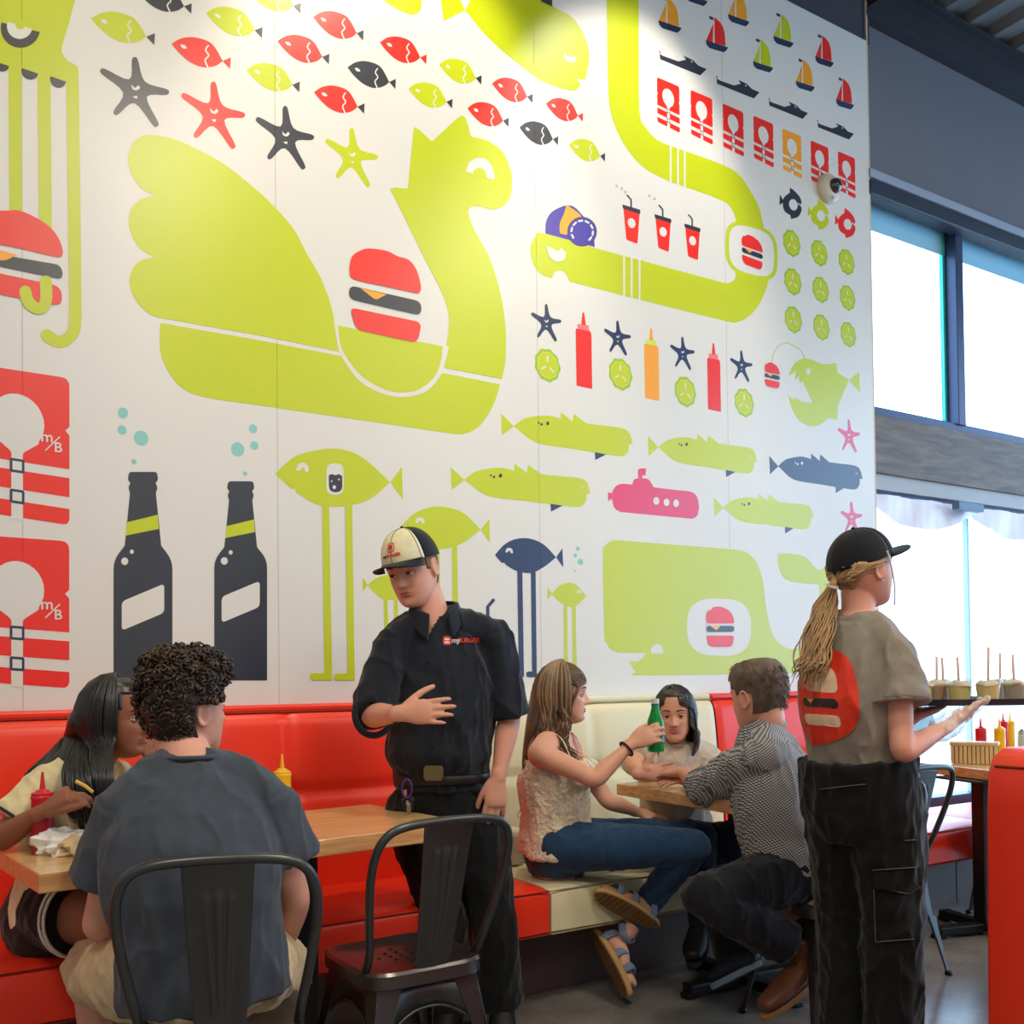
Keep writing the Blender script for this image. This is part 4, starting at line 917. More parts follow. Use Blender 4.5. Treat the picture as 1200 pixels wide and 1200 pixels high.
def vox(b, voxel, smooth=6, keep=(), disp=None):
    """weld overlapping shapes into one continuous skin"""
    me = bpy.data.meshes.new('t'); me.from_pydata(b.v, [], b.f); me.update()
    bm = bmesh.new(); bm.from_mesh(me); bmesh.ops.recalc_face_normals(bm, faces=bm.faces); bm.to_mesh(me); bm.free()
    o = bpy.data.objects.new('t', me); COL.objects.link(o)
    m = o.modifiers.new('r', 'REMESH'); m.mode = 'VOXEL'; m.voxel_size = voxel; m.adaptivity = 0
    dg = bpy.context.evaluated_depsgraph_get(); dg.update()
    out = bpy.data.meshes.new_from_object(o.evaluated_get(dg)); bpy.data.objects.remove(o); bpy.data.meshes.remove(me)
    n = len(out.vertices); co = np.empty(n*3); out.vertices.foreach_get('co', co); co = co.reshape(-1, 3)
    ed = np.empty(len(out.edges)*2, dtype=np.int64); out.edges.foreach_get('vertices', ed); ed = ed.reshape(-1, 2)
    deg = np.bincount(ed.ravel(), minlength=n).astype(float); deg[deg == 0] = 1
    w = np.full(n, .55)
    for c, r, k in keep:
        d = np.linalg.norm(co-np.array(c), axis=1); w = np.where(d < r, k, w)
    for it in range(smooth):
        s = np.empty_like(co)
        for a in range(3): s[:, a] = np.bincount(ed[:, 0], co[ed[:, 1], a], n)+np.bincount(ed[:, 1], co[ed[:, 0], a], n)
        co = co+((s/deg[:, None])-co)*w[:, None]
    out.vertices.foreach_set('co', co.ravel()); out.update()
    if disp:
        nr = np.empty(n*3); out.vertices.foreach_get('normal', nr); nr = nr.reshape(-1, 3)
        co = co+nr*disp(co, nr)[:, None]; out.vertices.foreach_set('co', co.ravel()); out.update()
    out.polygons.foreach_set('use_smooth', [True]*len(out.polygons))
    return out
def mesh_obj(name, me, mt, parent):
    me.name = name; me.materials.clear(); me.materials.append(mt)
    o = bpy.data.objects.new(name, me); COL.objects.link(o); o.parent = parent; o.matrix_parent_inverse = world_mtx(parent).inverted(); return o
def folds(amp, seed, f=14, vert=.45):
    f = f*3.6
    """soft cloth folds"""
    def fn(co, nr):
        c = co.copy(); c[:, 2] *= vert
        a = pnoise(c, f, seed, 2); b_ = pnoise(co, f*1.9, seed+5, 1); c2 = pnoise(c, f*.55, seed+9, 2)
        r = np.clip(1-np.abs(a*2.0), 0, 1)**2.2; r2 = np.clip(1-np.abs(c2*2.2), 0, 1)**2.5
        return amp*(r*1.5+r2*1.6-.9+.5*b_)
    return fn
# ---- head -----------------------------------------------------------------
HZ = [(.1190, .004, -.016, .010), (.116, .030, -.045, .034), (.108, .055, -.070, .052), (.094, .071, -.086, .064), (.075, .081, -.094, .072), (.055, .0865, -.098, .0755), (.038, .089, -.0985, .0765), (.026, .0900, -.098, .0765), (.012, .0865, -.096, .076), (0, .0850, -.094, .075), (-.015, .0860, -.091, .0735), (-.030, .0865, -.085, .0715), (-.045, .0860, -.076, .069), (-.058, .0855, -.064, .066), (-.072, .0835, -.050, .0615), (-.085, .0835, -.036, .055), (-.097, .0820, -.022, .046), (-.106, .0760, -.008, .036), (-.113, .062, .010, .024), (-.1165, .044, .024, .010)]
def interp(z, col):
    zs = [q[0] for q in HZ][::-1]; return float(np.interp(z, zs, [q[col] for q in HZ][::-1]))
class Head:
    def __init__(s, c, fwd, up, sc=1., fem=False, jaw=1.):
        s.c = V(*c); s.f = V(*fwd).normalized(); u = V(*up); s.u = (u-s.f*u.dot(s.f)).normalized(); s.r = s.u.cross(s.f); s.s = sc; s.fem = fem; s.jaw = jaw
        # s.r = figure's LEFT
        s.M = Matrix((s.r, s.f, s.u)).transposed()
    def w(s, x, y, z): return s.c+(s.r*x+s.f*y+s.u*z)*s.s
    def surf(s, a, z, off=0.):
        """skin point at azimuth a (0 = front, 90 = figure's left) and height z"""
        yf, yb, wd = interp(z, 1), interp(z, 2), interp(z, 3)
        if s.fem and z < -.02: k = 1-.10*min(1, (-z-.02)/.07); wd *= k
        wd *= (s.jaw if z < -.02 else 1)
        cy_ = (yf+yb)/2-.004; ca, sa = math.cos(a), math.sin(a)
        hy = (yf-cy_) if ca > 0 else (cy_-yb)
        e = .86 if ca > 0 else .95
        x = wd*math.copysign(abs(sa)**e, sa); y = cy_+hy*math.copysign(abs(ca)**e, ca)
        if ca > 0:
            g = lambda x0, z0, sx, sz: math.exp(-((abs(x)-x0)/sx)**2-((z-z0)/sz)**2)
            dy = 0
            dy -= .0125*g(.031, .002, .015, .012)                  # sockets
            dy += .0045*g(.030, .024, .020, .008)*(.5 if s.fem else 1.1)   # brow ridge
            dy += .003*g(.0, .026, .016, .012)*.4
            dy += .0045*g(.042, -.024, .018, .016)                 # cheekbones
            nz = -(z-.014)/.052
            if -.15 < nz < 1.15:                                    # nose bridge to tip
                h = .026*max(0, min(1, nz))**.9 if nz < .88 else .026*max(0, 1-(nz-.88)/.2)
                h += .0035
                if nz > 1.0: h = max(0, h-.004)
                dy += h*math.exp(-(x/(.0075+.0055*max(0, nz)))**2)
            dy += .008*math.exp(-((abs(x)-.0115)/.0055)**2-((z+.034)/.0065)**2)   # nostril wings
            dy += .0042*math.exp(-(x/.024)**2-((z+.057)/.0042)**2)
            dy += .0050*math.exp(-(x/.020)**2-((z+.0665)/.0050)**2)
            dy -= .0042*math.exp(-(x/.026)**2-((z+.0615)/.0016)**2)
            dy -= .0025*math.exp(-(x/.006)**2-((z+.048)/.004)**2)
            dy -= .0030*math.exp(-(x/.022)**2-((z+.077)/.005)**2)
            dy += .0050*math.exp(-(x/.017)**2-((z+.095)/.011)**2)  # chin
            y += dy*ca**.5
        x += math.copysign(off, x)*abs(sa)**.8 if off else 0; y += off*ca if off else 0
        return x, y, z+(off*max(0, (z-.05)/.07) if off else 0)
    def mesh(s, b, na=128):
        zs = np.concatenate([np.linspace(.1190, .09, 10), np.linspace(.086, .03, 16)[0:], np.linspace(.027, -.10, 74), np.linspace(-.103, -.1165, 8)])
        vs = []; fs = []; n = na
        for z in zs:
            for k in range(n):
                # denser samples at the front
                t = k/n*2*PI; a = t-.45*math.sin(t); vs.append(s.w(*s.surf(a, float(z))))
        for i in range(len(zs)-1):
            for k in range(n): fs.append((i*n+k, i*n+(k+1) % n, (i+1)*n+(k+1) % n, (i+1)*n+k))
        fs += [tuple(range(n)), tuple((len(zs)-1)*n+k for k in range(n-1, -1, -1))]
        b.add(vs, fs)
        for sd in (-1, 1):     # ears
            M = s.M @ Matrix.Rotation(sd*math.radians(-22), 3, 'Z') @ Matrix.Rotation(math.radians(-10), 3, 'X')
            pts = []
            for q in range(15):
                t = -.5*PI+2*PI*q/15*.92; ry = .0165; rz = .029*(1 if math.sin(t) > 0 else .95)
                pts.append(s.w(sd*(.0775+.006*math.cos(t+PI)*0+.004), -.008-ry*math.cos(t)*-1*-1, -.004+rz*math.sin(t)))
            b.tube(pts, .0042*s.s, 8)
            b.ball(s.w(sd*.0775, -.006, -.004), (.0045*s.s, .0155*s.s, .026*s.s), 14, M=M)
            b.ball(s.w(sd*.079, -.001, -.028), (.005*s.s, .007*s.s, .009*s.s), 10, M=M)
    def face(s, root, iris=(70, 45, 30), brow=(60, 42, 30), lip=(176, 92, 86), gaze=(0, 0), open_=.55, smile=0., browz=.0265, mouth=0., lid=None):
        W_ = mat('eye_white', (232, 228, 222), .2); I_ = mat('iris_%d' % iris[0], iris, .2); PU = mat('pupil', (10, 8, 8), .15); LA = mat('lash', (26, 18, 16), .6)
        for sd in (-1, 1):
            c = s.w(sd*.0315, .0695, .002); r = .0122*s.s
            g = (s.f+s.r*gaze[0]+s.u*gaze[1]).normalized(); R = Vector((0, 0, 1)).rotation_difference(g).to_matrix()
            b = MB().ball(c, r, 18, W_); vs0 = len(b.v)
            b.lathe([(.0068*s.s, .0103*s.s), (.0058*s.s, .0117*s.s), (.0001, .0125*s.s)], c, 16, I_, M=R)
            b.lathe([(.0026*s.s, .0121*s.s), (.0001, .0128*s.s)], c, 12, PU, M=R)
            with world(): b.build('eye', None, root, smooth=True)
            if lid:
                lv = []; lf = []
                for (e0, e1) in ((None, 88), (-88, -22)):
                    o_ = len(lv)
                    for i_ in range(15):
                        az = math.radians(-80+160*i_/14); top_ = math.radians(4+open_*34*max(0, math.cos(az*1.15)))
                        a_, b__ = (top_, math.radians(e1)) if e0 is None else (math.radians(e0), math.radians(-6-20*open_*max(0, math.cos(az*1.15))))
                        for j_ in range(6):
                            el_ = a_+(b__-a_)*j_/5; rr_l = .01315; lv.append(s.w(sd*.0315+rr_l*math.cos(el_)*math.sin(az)*1.08, .0695+rr_l*math.cos(el_)*math.cos(az), .002+rr_l*math.sin(el_)))
                    for i_ in range(14):
                        for j_ in range(5): q_ = o_+i_*6+j_; lf.append((q_, q_+1, q_+7, q_+6))
                with world(): MB().add(lv, lf).build('eyelid', lid, root, smooth=True)
            # upper lid line
            pts = []
            for q in range(9):
                t = -1+2*q/8; zz = .002+.0008+(.0134*math.sin(math.radians(4+open_*34)))*(1-t*t)*.95-.0012*t*sd*-1*.0; pts.append(s.w(sd*.0315+t*.0135, .0695+.0128*math.sqrt(max(.08, 1-(t*.93)**2)), zz))
            with world(): MB().tube(pts, [.0006*s.s]+[.0012*s.s]*7+[.0006*s.s], 6).build('eyelashes', LA, root, smooth=True)
            pts = []
            for q in range(9):
                t = q/8; x = sd*(.013+.038*t); a = math.atan2(x, .09); zz = browz+.006*math.sin(PI*min(1, t*1.1)*.8)-.004*t
                aa = math.asin(max(-1, min(1, (abs(x)/interp(zz, 3))**(1/.86))))*sd; q_ = s.surf(aa, zz); pts.append(s.w(q_[0], q_[1]+.0012, zz))
            with world(): MB().tube(pts, [.0014*s.s, .0024*s.s, .0027*s.s, .0027*s.s, .0025*s.s, .0022*s.s, .0018*s.s, .0014*s.s, .0007*s.s], 8, flat=.6, up=tuple(s.u)).build('eyebrow', mat('brow_%d' % brow[0], brow, .8), root, smooth=True)
        # lips
        LM = mat('lips_%d_%d' % (lip[0], lip[1]), lip, .4); vs = []; fs = []; b = MB()
        for (z0, z1, up_) in ((-.0545, -.0612-mouth*.0, 1), (-.0622-mouth, -.0695-mouth, -1)):
            g = []
            for q in range(15):
                t = -1+2*q/14; x = t*(.0235+.004*smile); ed = (1-abs(t)**2.2); lift = smile*.006*t*t
                zm = (z0+z1)/2
                row = []
                for j in range(5):
                    zz = zm+((z0-z1)/2)*(1-2*j/4)*max(.10, ed)
                    if up_ == 1 and j == 0: zz += -.0012*math.exp(-(x/.004)**2)
                    a = math.asin(max(-1, min(1, (abs(x)/interp(zz, 3))**(1/.86))))*(1 if x > 0 else -1)
                    q_ = s.surf(a, zz); bulge = .0022*math.sin(PI*(j+.5)/5)*max(.1, ed)
                    row.append(s.w(x, q_[1]+.0006+bulge, zz+lift))
                g.append(row)
            o = len(vs)
            for row in g: vs += row
            for q in range(14):
                for j in range(4): a = o+q*5+j; fs.append((a, a+1, a+6, a+5))
        b.add(vs, fs)
        with world(): o = b.build('lips', LM, root, smooth=True)
        if mouth or smile:
            pts = [s.w(t*.021, s.surf(t*.24, -.0617)[1]+.0008, -.0617-mouth*.5+smile*.005*t*t) for t in (-1, -.6, -.2, .2, .6, 1)]
            with world(): MB().tube(pts, [.0004, .0014+mouth*.6, .002+mouth*.6, .002+mouth*.6, .0014+mouth*.6, .0004], 8, flat=.8, up=tuple(s.u)).build('mouth', mat('mouth_teeth', (222, 210, 200), .3) if smile > .5 else mat('mouth_dark', (60, 20, 20), .5), root, smooth=True)
    def scalp(s, mask, thick, n=96, zlo=-.09):
        """closed shell over the masked part of the skull"""
        zs = list(np.linspace(.1195, .10, 6))+list(np.linspace(.097, zlo, 44)); pts = {}; fs = []; b = MB(); idx = {}
        def vid(i, k, o):
            key = (i, k % n, o)
            if key not in idx:
                z = float(zs[i]); a = 2*PI*k/n; t = thick(a, z) if callable(thick) else thick
                p = s.surf(a, min(z, .1189)); 
                d = V(p[0], p[1]+.005, p[2]-.01).normalized()*(t if o else -.004)
                idx[key] = len(b.v); b.v.append(tuple(s.w(p[0]+d.x, p[1]+d.y, p[2]+d.z)))
            return idx[key]
        act = {(i, k) for i in range(len(zs)-1) for k in range(n) if mask(2*PI*((k+.5)/n) if (k+.5)/n < .5 else 2*PI*((k+.5)/n)-2*PI, (zs[i]+zs[i+1])/2)}
        for (i, k) in act:
            b.f.append((vid(i, k, 1), vid(i, k+1, 1), vid(i+1, k+1, 1), vid(i+1, k, 1))); b.f.append((vid(i, k, 0), vid(i+1, k, 0), vid(i+1, k+1, 0), vid(i, k+1, 0)))
            for (di, dk, e0, e1) in ((-1, 0, (i, k), (i, k+1)), (1, 0, (i+1, k+1), (i+1, k)), (0, -1, (i+1, k), (i, k)), (0, 1, (i, k+1), (i+1, k+1))):
                nb = (i+di, (k+dk) % n)
                if nb not in act and not (i+di < 0): b.f.append((vid(*e0, 1), vid(*e0, 0), vid(*e1, 0), vid(*e1, 1)))
        top = [k for k in range(n) if (0, k) in act]
        if len(top) == n: b.f.append(tuple(vid(0, k, 1) for k in range(n-1, -1, -1)))
        b.m = [0]*len(b.f); return b
# ---- hands ----------------------------------------------------------------
def hand(b, wr, fwd, back, side, curl=(.35, .45, .3), thumb=(.8, .6), s=1., spread=1., each=None):
    """fwd = towards the fingers, back = normal of the back of the hand, side = +1/-1 thumb towards +/- (fwd x back)"""
    f = V(*fwd).normalized(); k = V(*back); k = (k-f*k.dot(f)).normalized(); x = f.cross(k)*side; wr = V(*wr)
    W_ = lambda a, b_, c: wr+(x*a+f*b_+k*c)*s
    sweep(b, [(W_(0, -.02, 0), .026*s, .021*s, x), (W_(.001, .01, 0), .028*s, .019*s, x), (W_(.002, .04, -.001), .037*s, .0165*s, x), (W_(.001, .07, 0), .040*s, .0145*s, x), (W_(0, .086, 0), .036*s, .011*s, x)], 18)
    b.ball(W_(.020, .028, -.010), (.018*s, .024*s, .014*s), 12, M=Matrix((x, f, k)).transposed())
    tips = []
    fg = [(.030, .084, .070, .0086), (.0105, .089, .079, .0088), (-.0095, .086, .073, .0084), (-.0285, .078, .057, .0074)]
    for i, (bx, by, L, r) in enumerate(fg):
        c = each[i] if each else curl; yaw = (bx/.03)*.10*spread
        p = W_(bx, by-.012, 0); d = (f*math.cos(yaw)+x*math.sin(yaw)); ax = d.cross(k).normalized(); pts = [p-d*.012*s, p]; cur_ = d; ang = 0; rad = [r*1.1*s, r*1.08*s]
        for j, fr in enumerate((.46, .30, .24)):
            ang += c[j]*1.0; dd = d*math.cos(ang)-k*math.sin(ang)
            p2 = pts[-1]+dd*(L*fr*s+(.010*s if j == 0 else 0)); pts.append(pts[-1].lerp(p2, .5)); rad.append(r*(1.0-.06*j)*s*.97); pts.append(p2); rad.append(r*(1.02-.10*j)*s*(1 if j < 2 else .82))
        sweep(b, [(q, a, a*.94, x) for q, a in zip(pts, rad)], 12, 3); tips.append(pts[-1])
    to, tc = thumb
    p = W_(.026, .018, -.006); d = (x*math.sin(to)+f*math.cos(to)-k*.25).normalized(); pts = [W_(.012, .004, -.004), p]; rad = [.013*s, .0135*s]
    for j, L in enumerate((.040, .033, .027)):
        dd = (x*math.sin(to-tc*j*.6)+f*math.cos(to-tc*j*.6)-k*(.25+tc*.35*j)).normalized(); p = pts[-1]+dd*L*s; pts.append(p); rad.append((.0115-.0012*j)*s if j < 2 else .0082*s)
    sweep(b, [(q, a, a*.92, x) for q, a in zip(pts, rad)], 12, 3); tips.append(pts[-1])
    return tips
# ---- figure ---------------------------------------------------------------
class Fig: pass
def lerp(a, b, t): return V(*a).lerp(V(*b), t)
def figure(name, label, skin, J, fem=False, s=1., tors=None, voxel=.0045, headkw=None, grp=None, arm=1., leg=1.):
    """J: joints. Returns Fig with .root, .body, .head"""
    F = Fig(); F.J = J; F.fem = fem; F.s = s
    base = (V(*J['ankL'])+V(*J['ankR']))/2 if 'base' not in J else V(*J['base']); base.z = 0
    F.root = empty(name, base, label, 'person', grp)
    b = MB(); lat = (V(*J['shL'])-V(*J['shR'])).normalized(); lath = (V(*J['hipL'])-V(*J['hipR'])).normalized(); F.lat, F.lath = lat, lath
    pel, ch, nk = V(*J['pel']), V(*J['chest']), V(*J['neck'])
    T = tors or ({'hip': (.165, .115), 'waist': (.128, .098), 'chest': (.142, .112), 'sh': (.128, .085)} if fem else {'hip': (.160, .115), 'waist': (.148, .108), 'chest': (.172, .122), 'sh': (.150, .092)})
    F.T = T
    def tk(infl=0, lo=-.09):
        up = (ch-pel).normalized(); wst = lerp(pel, ch, .45)
        return [(pel+up*lo, T['hip'][0]*.72+infl, T['hip'][1]*.8+infl, lath), (pel, T['hip'][0]+infl, T['hip'][1]+infl, lath), (wst, T['waist'][0]+infl, T['waist'][1]+infl, lath.lerp(lat, .5)), (ch, T['chest'][0]+infl, T['chest'][1]+infl, lat), (lerp(ch, nk, .6), T['sh'][0]+infl, T['sh'][1]+infl, lat), (lerp(ch, nk, .93), .07+infl, .06+infl, lat)]
    F.tk = tk
    sweep(b, tk(), 28)
    sL, sR = V(*J['shL']), V(*J['shR'])
    yoke = [(sL, .05*s, .052*s), (lerp(sL, nk, .55)+V(0, 0, .004), .05*s, .05*s), (nk+V(0, 0, -.028), .052*s, .058*s), (lerp(sR, nk, .55)+V(0, 0, .004), .05*s, .05*s), (sR, .05*s, .052*s)]
    F.yoke = yoke; sweep(b, yoke, 18, ref=(0, 0, 1))
    fwd = lat.cross(V(0, 0, 1)).normalized()
    F.fwd = fwd
    hd = None
    H = Head(J['head'], J['hf'], J['hu'], J.get('hs', 1.)*(.955 if fem else 1.), fem); F.head = H
    H.mesh(b)
    nr = (.047 if fem else .058)*s
    sweep(b, [(nk+V(0, 0, -.03), nr*1.25, nr*1.2, lat), (lerp(nk, H.w(0, -.028, -.075), .4), nr, nr*1.02, lat), (H.w(0, -.026, -.07), nr*.98, nr*1.05, H.r), (H.w(0, -.03, -.03), nr*.9, nr*.9, H.r)], 20)
    F.limb = {}
    keep = [(J['head'], .135, .04)]
    for sd in 'LR':
        sh, el, wr = V(*J['sh'+sd]), V(*J['el'+sd]), V(*J['wr'+sd]); A = arm*s*(.84 if fem else 1.)
        b.ball(sh+V(0, 0, -.004), .057*A, 16)
        sweep(b, [(sh, .052*A, .052*A), (lerp(sh, el, .35), .049*A, .050*A), (lerp(sh, el, .75), .041*A, .042*A), (el, .038*A, .038*A), (lerp(el, wr, .28), .041*A, .039*A), (lerp(el, wr, .7), .031*A, .029*A), (wr, .025*A, .021*A)], 18, ref=tuple((el-sh).cross(wr-el).normalized()) if (el-sh).cross(wr-el).length > 1e-3 else (0, 0, 1))
        if 'h'+sd in J:
            h = dict(J['h'+sd]); hs = h.pop('s', (.92 if fem else 1.02))
            F.limb['tips'+sd] = hand(b, wr, h.pop('f'), h.pop('k'), h.pop('side'), s=hs, **h)
            keep.append((wr+V(*J['h'+sd]['f']).normalized()*.09, .125, .12))
        hp, kn, an = V(*J['hip'+sd]), V(*J['kn'+sd]), V(*J['ank'+sd]); G = leg*s
        d0 = (kn-hp).normalized()
        F.limb['leg'+sd] = [(hp, .086*G, .088*G), (lerp(hp, kn, .35), .080*G, .082*G), (lerp(hp, kn, .75), .062*G, .063*G), (kn, .053*G, .054*G), (lerp(kn, an, .3), .054*G, .054*G), (lerp(kn, an, .7), .040*G, .040*G), (an, .034*G, .034*G)]
        sweep(b, F.limb['leg'+sd], 18, ref=tuple(lath))
        to = V(*J['toe'+sd]); hl = an-(to-an).normalized()*.045+V(0, 0, -.01) if 'heel'+sd not in J else V(*J['heel'+sd])
        sweep(b, [(hl, .027, .026), (lerp(hl, to, .3)+(an-hl)*.25, .031, .030), (lerp(hl, to, .7), .038, .022), (to, .030, .014)], 14, ref=tuple(lath))
        F.limb['heel'+sd] = hl
    if fem and 'bust' in J:
        for q in (-1, 1): b.ball(lerp(ch, nk, .18)+lat*q*.062+fwd*(T['chest'][1]-.012), (.052, .046, .052), 14)
    me = vox(b, voxel, 7, keep)
    F.body = mesh_obj('body', me, skin, F.root)
    return F
def skin_mat(name, col, rough=.48):
    m = mat(name, col, rough, spec=.4, bump=(260, .12, .001), var=(9, .05)); b = m.node_tree.nodes['Principled BSDF']
    b.inputs['Subsurface Weight'].default_value = .12; b.inputs['Subsurface Radius'].default_value = (.02, .008, .005); b.inputs['Subsurface Scale'].default_value = .4
    return m
def cloth_mat(name, col, scale=260, rough=.85): return mat(name, col, rough, spec=.25, bump=(scale, .5, .0015), var=(30, .10), sheen=.15)
def top(F, name, mt, infl=.012, sleeve=.5, hem=-.06, amp=.003, seed=1, flare=.018, wide=None, sleeveless=False, extra=None, voxel=.005, sm=4, fold=13, tuck=False, neckr=0.):
    b = MB(); J = F.J; k = F.tk(infl, hem)
    if wide: k = [(q[0], q[1]+wide, q[2]+wide*.6, q[3]) if i < 4 else q for i, q in enumerate(k)]
    if tuck: k[0] = (k[0][0], k[1][1]*.92, k[1][2]*.92, k[0][3])
    else: k[0] = (k[0][0], k[1][1]*.98, k[1][2]*.98, k[0][3])
    if hem > 0: del k[1]
    sweep(b, k, 30, cap=False)
    if not sleeveless: sweep(b, [(q[0]+V(0, 0, -.002), q[1]+infl*.8, q[2]+infl*.8) for q in F.yoke], 18, ref=(0, 0, 1))
    if neckr:
        nk = V(*J['neck']); sweep(b, [(nk+V(0, 0, -.055), neckr*1.35, neckr*1.3), (nk+V(0, 0, -.015), neckr*1.08, neckr*1.05), (nk+V(0, 0, .014)-F.fwd*.004, neckr, neckr*.97)], 26, ref=tuple(F.lat), cap=False)
    if F.fem and 'bust' in J:
        for q in (-1, 1): b.ball(lerp(J['chest'], J['neck'], .16)+F.lat*q*.058+F.fwd*(F.T['chest'][1]-.010+infl*.5), (.060, .052, .058), 14)
    if not sleeveless:
        for sd in 'LR':
            sh, el, wr = V(*J['sh'+sd]), V(*J['el'+sd]), V(*J['wr'+sd]); A = F.s*(.84 if F.fem else 1.)
            L1 = (el-sh).length; L2 = (wr-el).length
            pt = lambda t: lerp(sh, el, t) if t <= 1 else lerp(el, wr, t-1)
            sl = sleeve[sd] if isinstance(sleeve, dict) else sleeve
            ks = []; n = 6 if sl <= 1 else 10
            for i in range(n+1):
                t = sl*i/n; r = (.054 if t < .1 else .052-.006*t if t <= 1 else .046-.012*(t-1))*A+infl+flare*(i/n)*(1 if sl <= 1 else .4)
                ks.append((pt(t), r, r))
            sweep(b, ks, 20, ref=tuple(F.lat), cap=False)
            b.ball(sh+V(0, 0, -.006), .053*A+infl*.7, 16)
    if extra: extra(b)
    me = vox(b, voxel, sm, (), folds(amp, seed, fold))
    return mesh_obj(name, me, mt, F.root)
def bottoms(F, name, mt, infl=.012, length=1.9, amp=.003, seed=2, wide=0., voxel=.0055, hi=.10, flare=0., fold=15, winf=None, hinf=None):
    hinf = infl if hinf is None else hinf
    b = MB(); J = F.J; up = (V(*J['chest'])-V(*J['pel'])).normalized(); pel = V(*J['pel']); T = F.T
    w0 = lerp(pel, J['chest'], hi/max(.01, (V(*J['chest'])-pel).length))
    sweep(b, [(pel-up*.10, T['hip'][0]*.74+infl, T['hip'][1]*.85+infl, F.lath), (pel-up*.02, T['hip'][0]+hinf, T['hip'][1]+hinf, F.lath), (w0, T['hip'][0]*.9+(infl*.6 if winf is None else winf), T['hip'][1]*.92+(infl*.6 if winf is None else winf), F.lath)], 28, cap=False)
    hm = (V(*J['hipL'])+V(*J['hipR']))/2; b.ball(hm-up*.075, (.095, .095, .095), 16)
    for sd in 'LR':
        L = F.limb['leg'+sd]; hp, kn, an = L[0][0], L[3][0], L[6][0]; ks = []; n = 14
        for i in range(n+1):
            t = length*i/n; p = lerp(hp, kn, t) if t <= 1 else lerp(kn, an, t-1)
            r = float(np.interp(t, [0, .35, .75, 1, 1.3, 1.7, 2], [L[j][1] for j in range(7)]))+infl+(wide*(.3+.7*min(1, t)) if wide else 0)+flare*(i/n)
            if wide: r = max(r, .075+wide*.5)
            ks.append((p, r, r))
        sweep(b, ks, 20, ref=tuple(F.lath), cap=False); b.ball(hp, L[0][1]+hinf, 18); b.ball(kn, L[3][1]+infl+(wide*.6), 16)
    me = vox(b, voxel, 5, (), folds(amp, seed, fold))
    return mesh_obj(name, me, mt, F.root)
def ring(F, name, mt, c, nrm, ra, rb, side, t=.006, n=40, flat=1., parent=None):
    nrm = V(*nrm).normalized(); a = V(*side); a = (a-nrm*a.dot(nrm)).normalized(); d = nrm.cross(a)
    pts = [V(*c)+a*ra*math.cos(2*PI*i/n)+d*rb*math.sin(2*PI*i/n) for i in range(n)]
    b = MB(); b.tube(pts, t, 8, closed=True, up=tuple(nrm), flat=flat)
    with world(): return b.build(name, mt, parent or F.root, smooth=True)
def shoe(F, sd, mt, sole, name='shoe', infl=.010, h=.02, parent=None):
    an, to, hl = V(*F.J['ank'+sd]), V(*F.J['toe'+sd]), F.limb['heel'+sd]; d = (to-hl).normalized(); dn = V(*F.J.get('sole'+sd, (0, 0, -1))); dn = (dn-d*dn.dot(d)).normalized(); lt = d.cross(dn)
    b = MB()
    sweep(b, [(hl, .038, .038, lt), (lerp(hl, to, .28)-dn*.010, .042, .046, lt), (lerp(hl, to, .55)-dn*.004, .046, .040, lt), (lerp(hl, to, .8), .048, .032, lt), (to+d*.004, .038, .023, lt)], 18)
    sweep(b, [(lerp(hl, to, .12)-dn*.02, .036, .036, lt), (an+(an-hl)*0-dn*.01, .038, .038, lt)], 16)
    o = mesh_obj(name, vox(b, .005, 4), mt, F.root)
    s_ = MB(); poly = []
    L = (to-hl).length+.075; n = 26
    for i in range(n):
        a = 2*PI*i/n; u = .5+.5*math.cos(a); w = (.034+.012*u)*math.sin(a); poly.append((hl-d*.036+d*L*u+lt*w))
    vs = [p+dn*.024 for p in poly]+[p+dn*(.024+h) for p in poly]
    s_.add(vs, [tuple(range(n)), tuple(range(2*n-1, n-1, -1))]+[(i, (i+1) % n, (i+1) % n+n, i+n) for i in range(n)])
    with world(): s_.build('sole', sole, o, bevel=.003)
    return o
# ---- hair -----------------------------------------------------------------
def strands(b, lines, r=.0045, n=5, flat=.55):
    for L in lines:
        k = len(L); rr = [r*(.72+.28*math.sin(PI*min(1, i/(k-1)*1.6+.12))) if i/(k-1) < .6 else r*(1-.75*((i/(k-1)-.6)/.4)**1.5) for i in range(k)]
        b.tube(L, [max(q, .0008) for q in rr], n, flat=flat)
def long_hair(H, rnd_, count, phis, end, e0=-15, wave=.006, off=.012, part=0., seg=9, top_=89, r=.0048, lift=None, wf=2.5):
    """strands combed from a parting over the skull, then falling to end(phi, rnd)"""
    out = []
    for i in range(count):
        ph = math.radians(rnd_.uniform(*phis)); of = off+rnd_.uniform(-.004, .006); pts = []
        rho = e0+rnd_.uniform(-8, 8)
        for j in range(7):
            el = math.radians(top_+(rho-top_)*j/6+rnd_.uniform(-2, 2)*0); ca, sa = math.cos(el), math.sin(el)
            a, b_, c = .0775+of, .097+of, .112+of
            x = a*ca*math.sin(ph)+part*(1-j/6); y = -.006+b_*ca*math.cos(ph); z = .004+c*sa
            pts.append(H.w(x, y, z))
        E_ = end(math.degrees(ph), rnd_)
        if E_ is not None:
            p0 = pts[-1]; d0 = (pts[-1]-pts[-2]); ax = rnd_.uniform(0, 6); m_ = len(E_)
            path = [p0]+[V(*q) for q in E_]; dense = catmull([pts[-2]]+path, k=5)[5:]
            for q_i, q in enumerate(dense[1:]):
                t = (q_i+1)/len(dense); w = wave*min(1, t*2)
                q = q+V(math.sin(ax+t*6.28*wf), math.cos(ax*1.7+t*6.28*wf), 0)*w; pts.append(q)
        out.append(pts)
    return out
